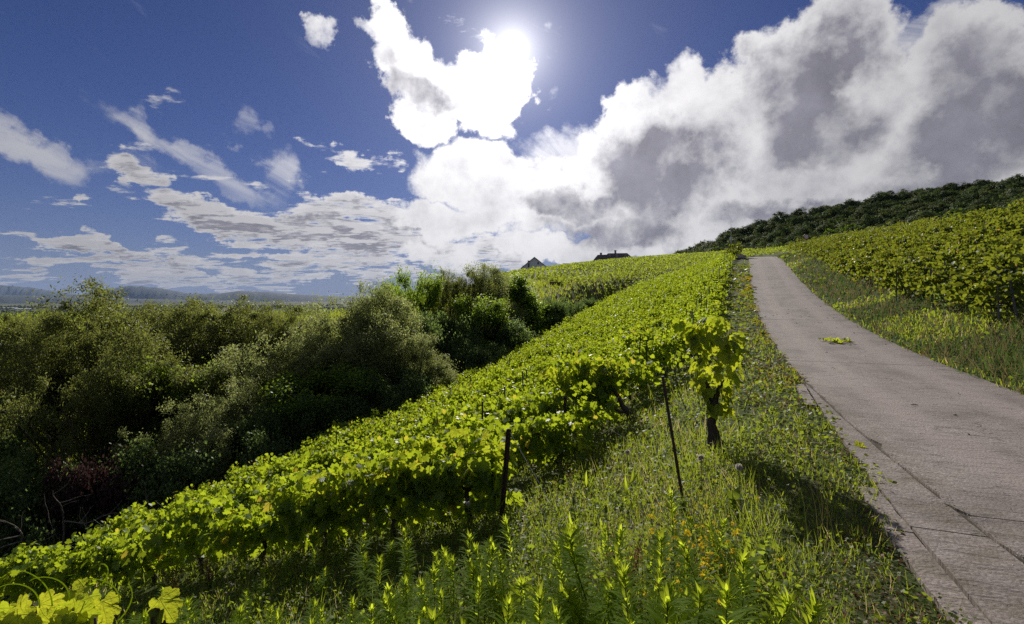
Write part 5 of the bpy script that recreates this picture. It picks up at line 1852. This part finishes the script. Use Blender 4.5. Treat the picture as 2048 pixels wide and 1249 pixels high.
low_wall(1100, 1122, 566, 93, 0.9, 'red_soil', 'stone_wall', 'low reddish stone wall at the foot of the far vine terraces', 'wall')
def boulder(loc, sx, sy, sz, seed, lb):
    r = np.random.default_rng(seed)
    n, m_ = 10, 7
    V = []
    for i in range(m_):
        ph = pi * i / (m_ - 1)
        for j in range(n):
            th = 2 * pi * j / n
            q = 1 + r.normal(0, 0.10)
            c, s_ = np.cos(th), np.sin(th)
            e = 0.55
            V.append((sx * q * np.sign(c) * abs(c) ** e * sin(ph) ** 0.6, sy * q * np.sign(s_) * abs(s_) ** e * sin(ph) ** 0.6, sz * (1 + cos(ph)) * 0.5 * q))
    F = [(i * n + j, i * n + (j + 1) % n, (i + 1) * n + (j + 1) % n, (i + 1) * n + j) for i in range(m_ - 1) for j in range(n)]
    o = obj('boulder', mesh('boulder', V, [np.array(F)], 'stone'), None, loc)
    tag(o, lb, 'boulder')


Xb, Yb = xy(70, -RW - 1.0)
boulder((float(Xb), float(Yb), gz(Xb, Yb) - 0.1), 0.75, 0.45, 0.6, 3, 'pale squared boulder at the road edge where the road reaches the crest')
boulder(tuple(at(1232, 572, 88) * [1, 1, 0] + [0, 0, gz(*pxy(1232, 88)) - 0.3]), 1.6, 1.0, 1.6, 6, 'dark rock at the end of the lower far terrace')


def gable(root_name, loc, rz, w, d, hw, hr, wall_m, roof_m, lb, windows, chimneys, hip=0.0, over=0.5):
    root = empty(root_name, loc, (0, 0, rz)); tag(root, lb, 'house')
    b = MB()
    # walls with gable ends (ridge along local y)
    V = [(-w / 2, -d / 2, -3), (w / 2, -d / 2, -3), (w / 2, d / 2, -3), (-w / 2, d / 2, -3), (-w / 2, -d / 2, hw), (w / 2, -d / 2, hw), (w / 2, d / 2, hw), (-w / 2, d / 2, hw)]
    f = [(0, 1, 5, 4), (1, 2, 6, 5), (2, 3, 7, 6), (3, 0, 4, 7)]
    b.add(V, f)
    if not hip:
        b.add([(-w / 2, -d / 2, hw), (w / 2, -d / 2, hw), (0, -d / 2, hw + hr)], (), [(0, 1, 2)])
        b.add([(-w / 2, d / 2, hw), (w / 2, d / 2, hw), (0, d / 2, hw + hr)], (), [(1, 0, 2)])
    b.build('wall', wall_m, root)
    o, k = over, hr / (w / 2)
    th = 0.22
    y0, y1 = -d / 2 - o, d / 2 + o
    hy0, hy1 = y0 + hip, y1 - hip
    ze = hw - o * k
    top = [(-w / 2 - o, y0, ze + th), (w / 2 + o, y0, ze + th), (w / 2 + o, y1, ze + th), (-w / 2 - o, y1, ze + th), (0, hy0, hw + hr + th), (0, hy1, hw + hr + th)]
    bot = [(x, y, z - th) for x, y, z in top]
    rb = MB().add(top + bot, [(3, 0, 4, 5), (1, 2, 5, 4), (9, 11, 10, 6), (7, 10, 11, 8), (0, 3, 9, 6), (2, 1, 7, 8)],
                  [(0, 1, 4), (2, 3, 5), (7, 6, 10), (9, 8, 11), (0, 6, 7), (0, 7, 1), (2, 8, 9), (2, 9, 3)] if hip else [])
    if not hip:
        rb.add(top + bot, [(0, 4, 10, 6), (4, 1, 7, 10), (3, 9, 11, 5), (5, 11, 8, 2)])
    roof = rb.build('roof', roof_m, root)
    for (x, y, h) in chimneys:
        zc = hw + hr - abs(x) * k
        MB().box((x - 0.45, y - 0.45, zc - 0.6), (x + 0.45, y + 0.45, zc + h)).box((x - 0.55, y - 0.55, zc + h), (x + 0.55, y + 0.55, zc + h + 0.15)).build('chimney', 'stone', roof)
    for (x, z, ww, hh) in windows:
        wn = MB().box((x - ww / 2, -d / 2 - 0.06, z), (x + ww / 2, -d / 2 + 0.05, z + hh)).build('window', 'white_paint', root)
        MB().box((x - ww / 2 + 0.08, -d / 2 - 0.08, z + 0.08), (x + ww / 2 - 0.08, -d / 2 - 0.02, z + hh - 0.08)).build('pane', 'window_dark', wn)
    return root, roof


p = at(1072, 549, 235)
gable('white_house', tuple(p), radians(-8), 11.5, 14, 2.6, 4.6, 'plaster', 'roof_tile', 'white gabled house with brown roof above the far vineyard',
      [(-2.6, 2.2, 0.9, 2.4), (1.6, 1.2, 1.0, 1.3), (1.6, 4.0, 0.8, 1.1)], [(-3.2, -1.0, 1.4)])
p = at(1235, 527, 245)
rt, rf = gable('manor_house', tuple(p), radians(82), 10.5, 15, 1.0, 3.6, 'plaster_warm', 'roof_slate', 'large house with dark hipped roof and chimneys on the far skyline',
               [], [(0.4, 1.0, 1.8), (2.2, -4.0, 1.2)], hip=3.5)
for k_, (yy) in enumerate((-3.5, 0.5, 4.0)):
    MB().box((-4.2, yy - 0.7, 1.9), (-2.2, yy + 0.7, 3.3)).add([(-4.5, yy - 1.0, 3.3), (-4.5, yy + 1.0, 3.3), (-4.5, yy, 4.0), (-1.8, yy - 1.0, 3.3), (-1.8, yy + 1.0, 3.3), (-1.8, yy, 4.0)], [(0, 3, 5, 2), (1, 2, 5, 4)], [(0, 2, 1)]).build('dormer', 'stone', rf)
p = at(1206, 527, 240)
gable('side_house', tuple(p), radians(70), 6.5, 8, 0.8, 3.0, 'plaster_warm', 'roof_slate', 'smaller dark-roofed wing house beside the large hipped-roof house', [], [(0.2, 1.0, 1.2)], hip=2.0)
p = at(1151, 537, 240)
gable('low_house', tuple(p), radians(85), 6, 11, 0.4, 1.7, 'plaster_warm', 'roof_tile', 'low tiled roof just showing between the white house and the large house', [], [])
for u, v, d, w in ((1110, 537, 232, 24), (1028, 548, 232, 34), (1168, 531, 236, 20), (1272, 524, 250, 24), (1300, 521, 252, 30)):
    o = bpy.data.objects.new('garden_tree', random.choice(FE + FC)); link(o)
    P = at(u, v, d); hh = 5.0
    o.location = (P[0], P[1], P[2] - hh); ww = w / FPX * d
    o.scale = (ww, ww, hh)
    tag(o, {1110: 'small reddish-green tree beside the white house', 1028: 'low hedge-like tree on the downhill side of the white house', 1168: 'round garden tree by the low tiled roof',
            1272: 'small garden tree just past the large hipped-roof house', 1300: 'garden tree at the start of the hillside wood'}[u], 'tree')

# round road sign over the vines, and the slim mast on the wooded hill
P = at(1612, 474, 66)
g0 = gz(P[0], P[1])
root = empty('road_sign', (P[0], P[1], g0)); tag(root, 'small round road sign on a post seen over the upper vines', 'sign')
MB().tube(np.array([(0, 0, -0.3), (0, 0, P[2] - g0 + 0.3)]), 0.04, 8).build('post', 'grey_steel', root)
th = np.linspace(0, 2 * pi, 21)[:-1]
hz_ = P[2] - g0
for nm, rr, yy, mt in (('rim', 0.34, -0.05, 'red_paint'), ('face', 0.27, -0.07, 'white_paint')):
    V = [(rr * cos(a), yy, hz_ + rr * sin(a)) for a in th] + [(rr * cos(a), yy + 0.03, hz_ + rr * sin(a)) for a in th] + [(0, yy, hz_), (0, yy + 0.03, hz_)]
    F3 = [(40, i, (i + 1) % 20) for i in range(20)] + [(41, 20 + (i + 1) % 20, 20 + i) for i in range(20)]
    MB().add(V, [(i, 20 + i, 20 + (i + 1) % 20, (i + 1) % 20) for i in range(20)], F3).build(nm, mt, root)
P0, P1 = at(1462, 478, 215), at(1463, 449, 215)
g0 = gz(P0[0], P0[1])
root = empty('mast', (P0[0], P0[1], g0)); tag(root, 'slim white mast standing before the wooded hillside', 'mast')
MB().tube(np.array([(0, 0, -0.5), (0, 0, P1[2] - g0)]), [0.14, 0.06], 8).build('pole', 'white_paint', root)
MB().box((-0.5, -0.3, P0[2] - g0), (0.5, 0.3, P0[2] - g0 + 0.7)).build('lamp_box', 'white_paint', root)

# bare earth path at the end of the ravine
pts = np.array([pxy(1052, 44), pxy(1078, 47), pxy(1100, 51), pxy(1122, 56)])
V, Fq = [], []
for i, (x, y) in enumerate(pts):
    for q in (-1.0, -0.3, 0.4, 1.1):
        V.append((x + q * 1.0, y, gz(x + q * 1.0, y) + 0.06))
for i in range(3):
    for j in range(3):
        a = i * 4 + j
        Fq.append((a, a + 1, a + 5, a + 4))
tag(obj('earth_path', mesh('earth_path', V, np.array(Fq), 'red_soil', True)), 'bare reddish earth path at the ravine end', kind='structure')

# ------------------------------------------------------------------ plain and mountains far away
def ridge(name, lb, prof, dist, depth, seed):
    r = np.random.default_rng(seed)
    u = np.linspace(prof[0][0], prof[-1][0], 160)
    v = np.interp(u, [q[0] for q in prof], [q[1] for q in prof])
    w = np.zeros(160)
    for f in (7, 17, 37, 71):
        w += np.sin(np.linspace(0, f, 160) + r.uniform(0, 6)) * 0.9 * (7 / f) ** 0.9
    v = v + w * 0.35
    V, n = [], 9
    for i in range(160):
        for j in range(n):
            f = j / (n - 1)
            dd = dist + depth * (f - 0.5)
            X = (u[i] - 1024) / FPX * dist * (1 + 0.2 * (f - .5))
            h = (HV - v[i]) / FPX * dist - PLAIN
            env = sin(pi * f) ** 0.8
            V.append((X, dd, PLAIN - 5 + max(0.0, h) * env * (1 + (0.06 * r.normal() if 0 < j < n - 1 and j != n // 2 else 0))))
    F = [(i * n + j, (i + 1) * n + j, (i + 1) * n + j + 1, i * n + j + 1) for i in range(159) for j in range(n - 1)]
    o = obj(name, mesh(name, V, np.array(F), 'hazy_mountain', True))
    tag(o, lb, kind='structure')


ridge('mountains', 'blue mountain range far beyond the plain', [(-500, 576), (-200, 566), (0, 570), (60, 575), (130, 586), (190, 592), (260, 600)], 24000, 5000, 1)
ridge('mountains', 'nearer blue mountain ridge beyond the plain', [(100, 603), (160, 590), (215, 578), (260, 572), (320, 576), (380, 588), (440, 587), (480, 582), (530, 584), (600, 590), (760, 596), (1000, 603)], 19000, 4000, 2)
ridge('hills', 'low dark wooded hills at the edge of the plain', [(-500, 588), (-100, 588), (40, 591), (140, 594), (300, 598), (500, 602)], 12500, 2500, 3)
r = np.random.default_rng(12)
n = 9000
az_ = np.radians(r.uniform(-58, -18, n)); dist = np.exp(r.uniform(math.log(1300), math.log(9500), n))
x, y = np.sin(az_) * dist, np.cos(az_) * dist
k = patch(x / 300, y / 500, 1.0) + 0.3 * patch(x / 90, y / 120, 1.0, 2) > 0.62
x, y, dist = x[k], y[k], dist[k]
n = len(x)
OCT_V = np.array([(1, 0, 0.4), (0.3, 0.9, 0.5), (-0.8, 0.6, 0.35), (-0.8, -0.6, 0.5), (0.3, -0.9, 0.4), (0.1, 0.05, 1.0), (0, 0, -0.1)])
OCT_F = np.array([(i, (i + 1) % 5, 5) for i in range(5)] + [((i + 1) % 5, i, 6) for i in range(5)])
a = r.uniform(0, 6.28, n)
fr = np.zeros((n, 3, 3)); fr[:, 0, 0] = np.cos(a); fr[:, 0, 1] = -np.sin(a); fr[:, 1, 0] = np.sin(a); fr[:, 1, 1] = np.cos(a); fr[:, 2, 2] = 1
sz = np.stack([r.uniform(6, 16, n)] * 2 + [r.uniform(9, 18, n)], 1) * np.maximum(1, dist / 3500)[:, None] ** 0.5
V, F = scatter(OCT_V, OCT_F, np.stack([x, y, np.full(n, PLAIN)], 1), fr, sz)
tag(obj('plain_woods', mesh('plain_woods', V, F, 'forest_leaf')), 'woods and hedges scattered over the plain far below', kind='stuff')
for u, d, L, lb in ((12, 5600, 260, 'long pale shed roof on the plain at the picture edge'), (50, 5200, 180, 'second pale shed roof on the plain, before the tree rows'), (112, 6100, 200, 'pale strip of a shed roof on the plain beside the near vines')):
    X = (u - 1024) / FPX * d
    root = empty('shed', (X, d, PLAIN)); tag(root, lb, 'building')
    MB().box((-L / 2, -20, 0), (L / 2, 20, 9)).build('wall', 'plaster', root)
    MB().add([(-L / 2 - 2, -22, 9.05), (L / 2 + 2, -22, 9.05), (L / 2 + 2, 0, 14), (-L / 2 - 2, 0, 14), (L / 2 + 2, 22, 9.05), (-L / 2 - 2, 22, 9.05)], [(0, 1, 2, 3), (3, 2, 4, 5)]).build('roof', 'plaster', root)

# ------------------------------------------------------------------ the air between
hm_, T = mat('haze_air')
out = T.n('ShaderNodeOutputMaterial')
pv = T.n('ShaderNodeVolumePrincipled', {'Color': (0.42, 0.60, 1.0, 1), 'Density': 1.4e-5, 'Anisotropy': 0.0})
T.t.links.new(pv.outputs[0], out.inputs['Volume'])
hb = MB().box((-31500, -6500, PLAIN - 7), (31500, 31500, 900)).build('haze', 'haze_air')
tag(hb, 'thin blue summer haze over the plain', kind='stuff')
_tri = 0
for _me in bpy.data.meshes:
    _tot = np.empty(len(_me.polygons), dtype=np.int32); _me.polygons.foreach_get('loop_total', _tot); _tri += int((_tot - 2).sum())
print('triangles', _tri)
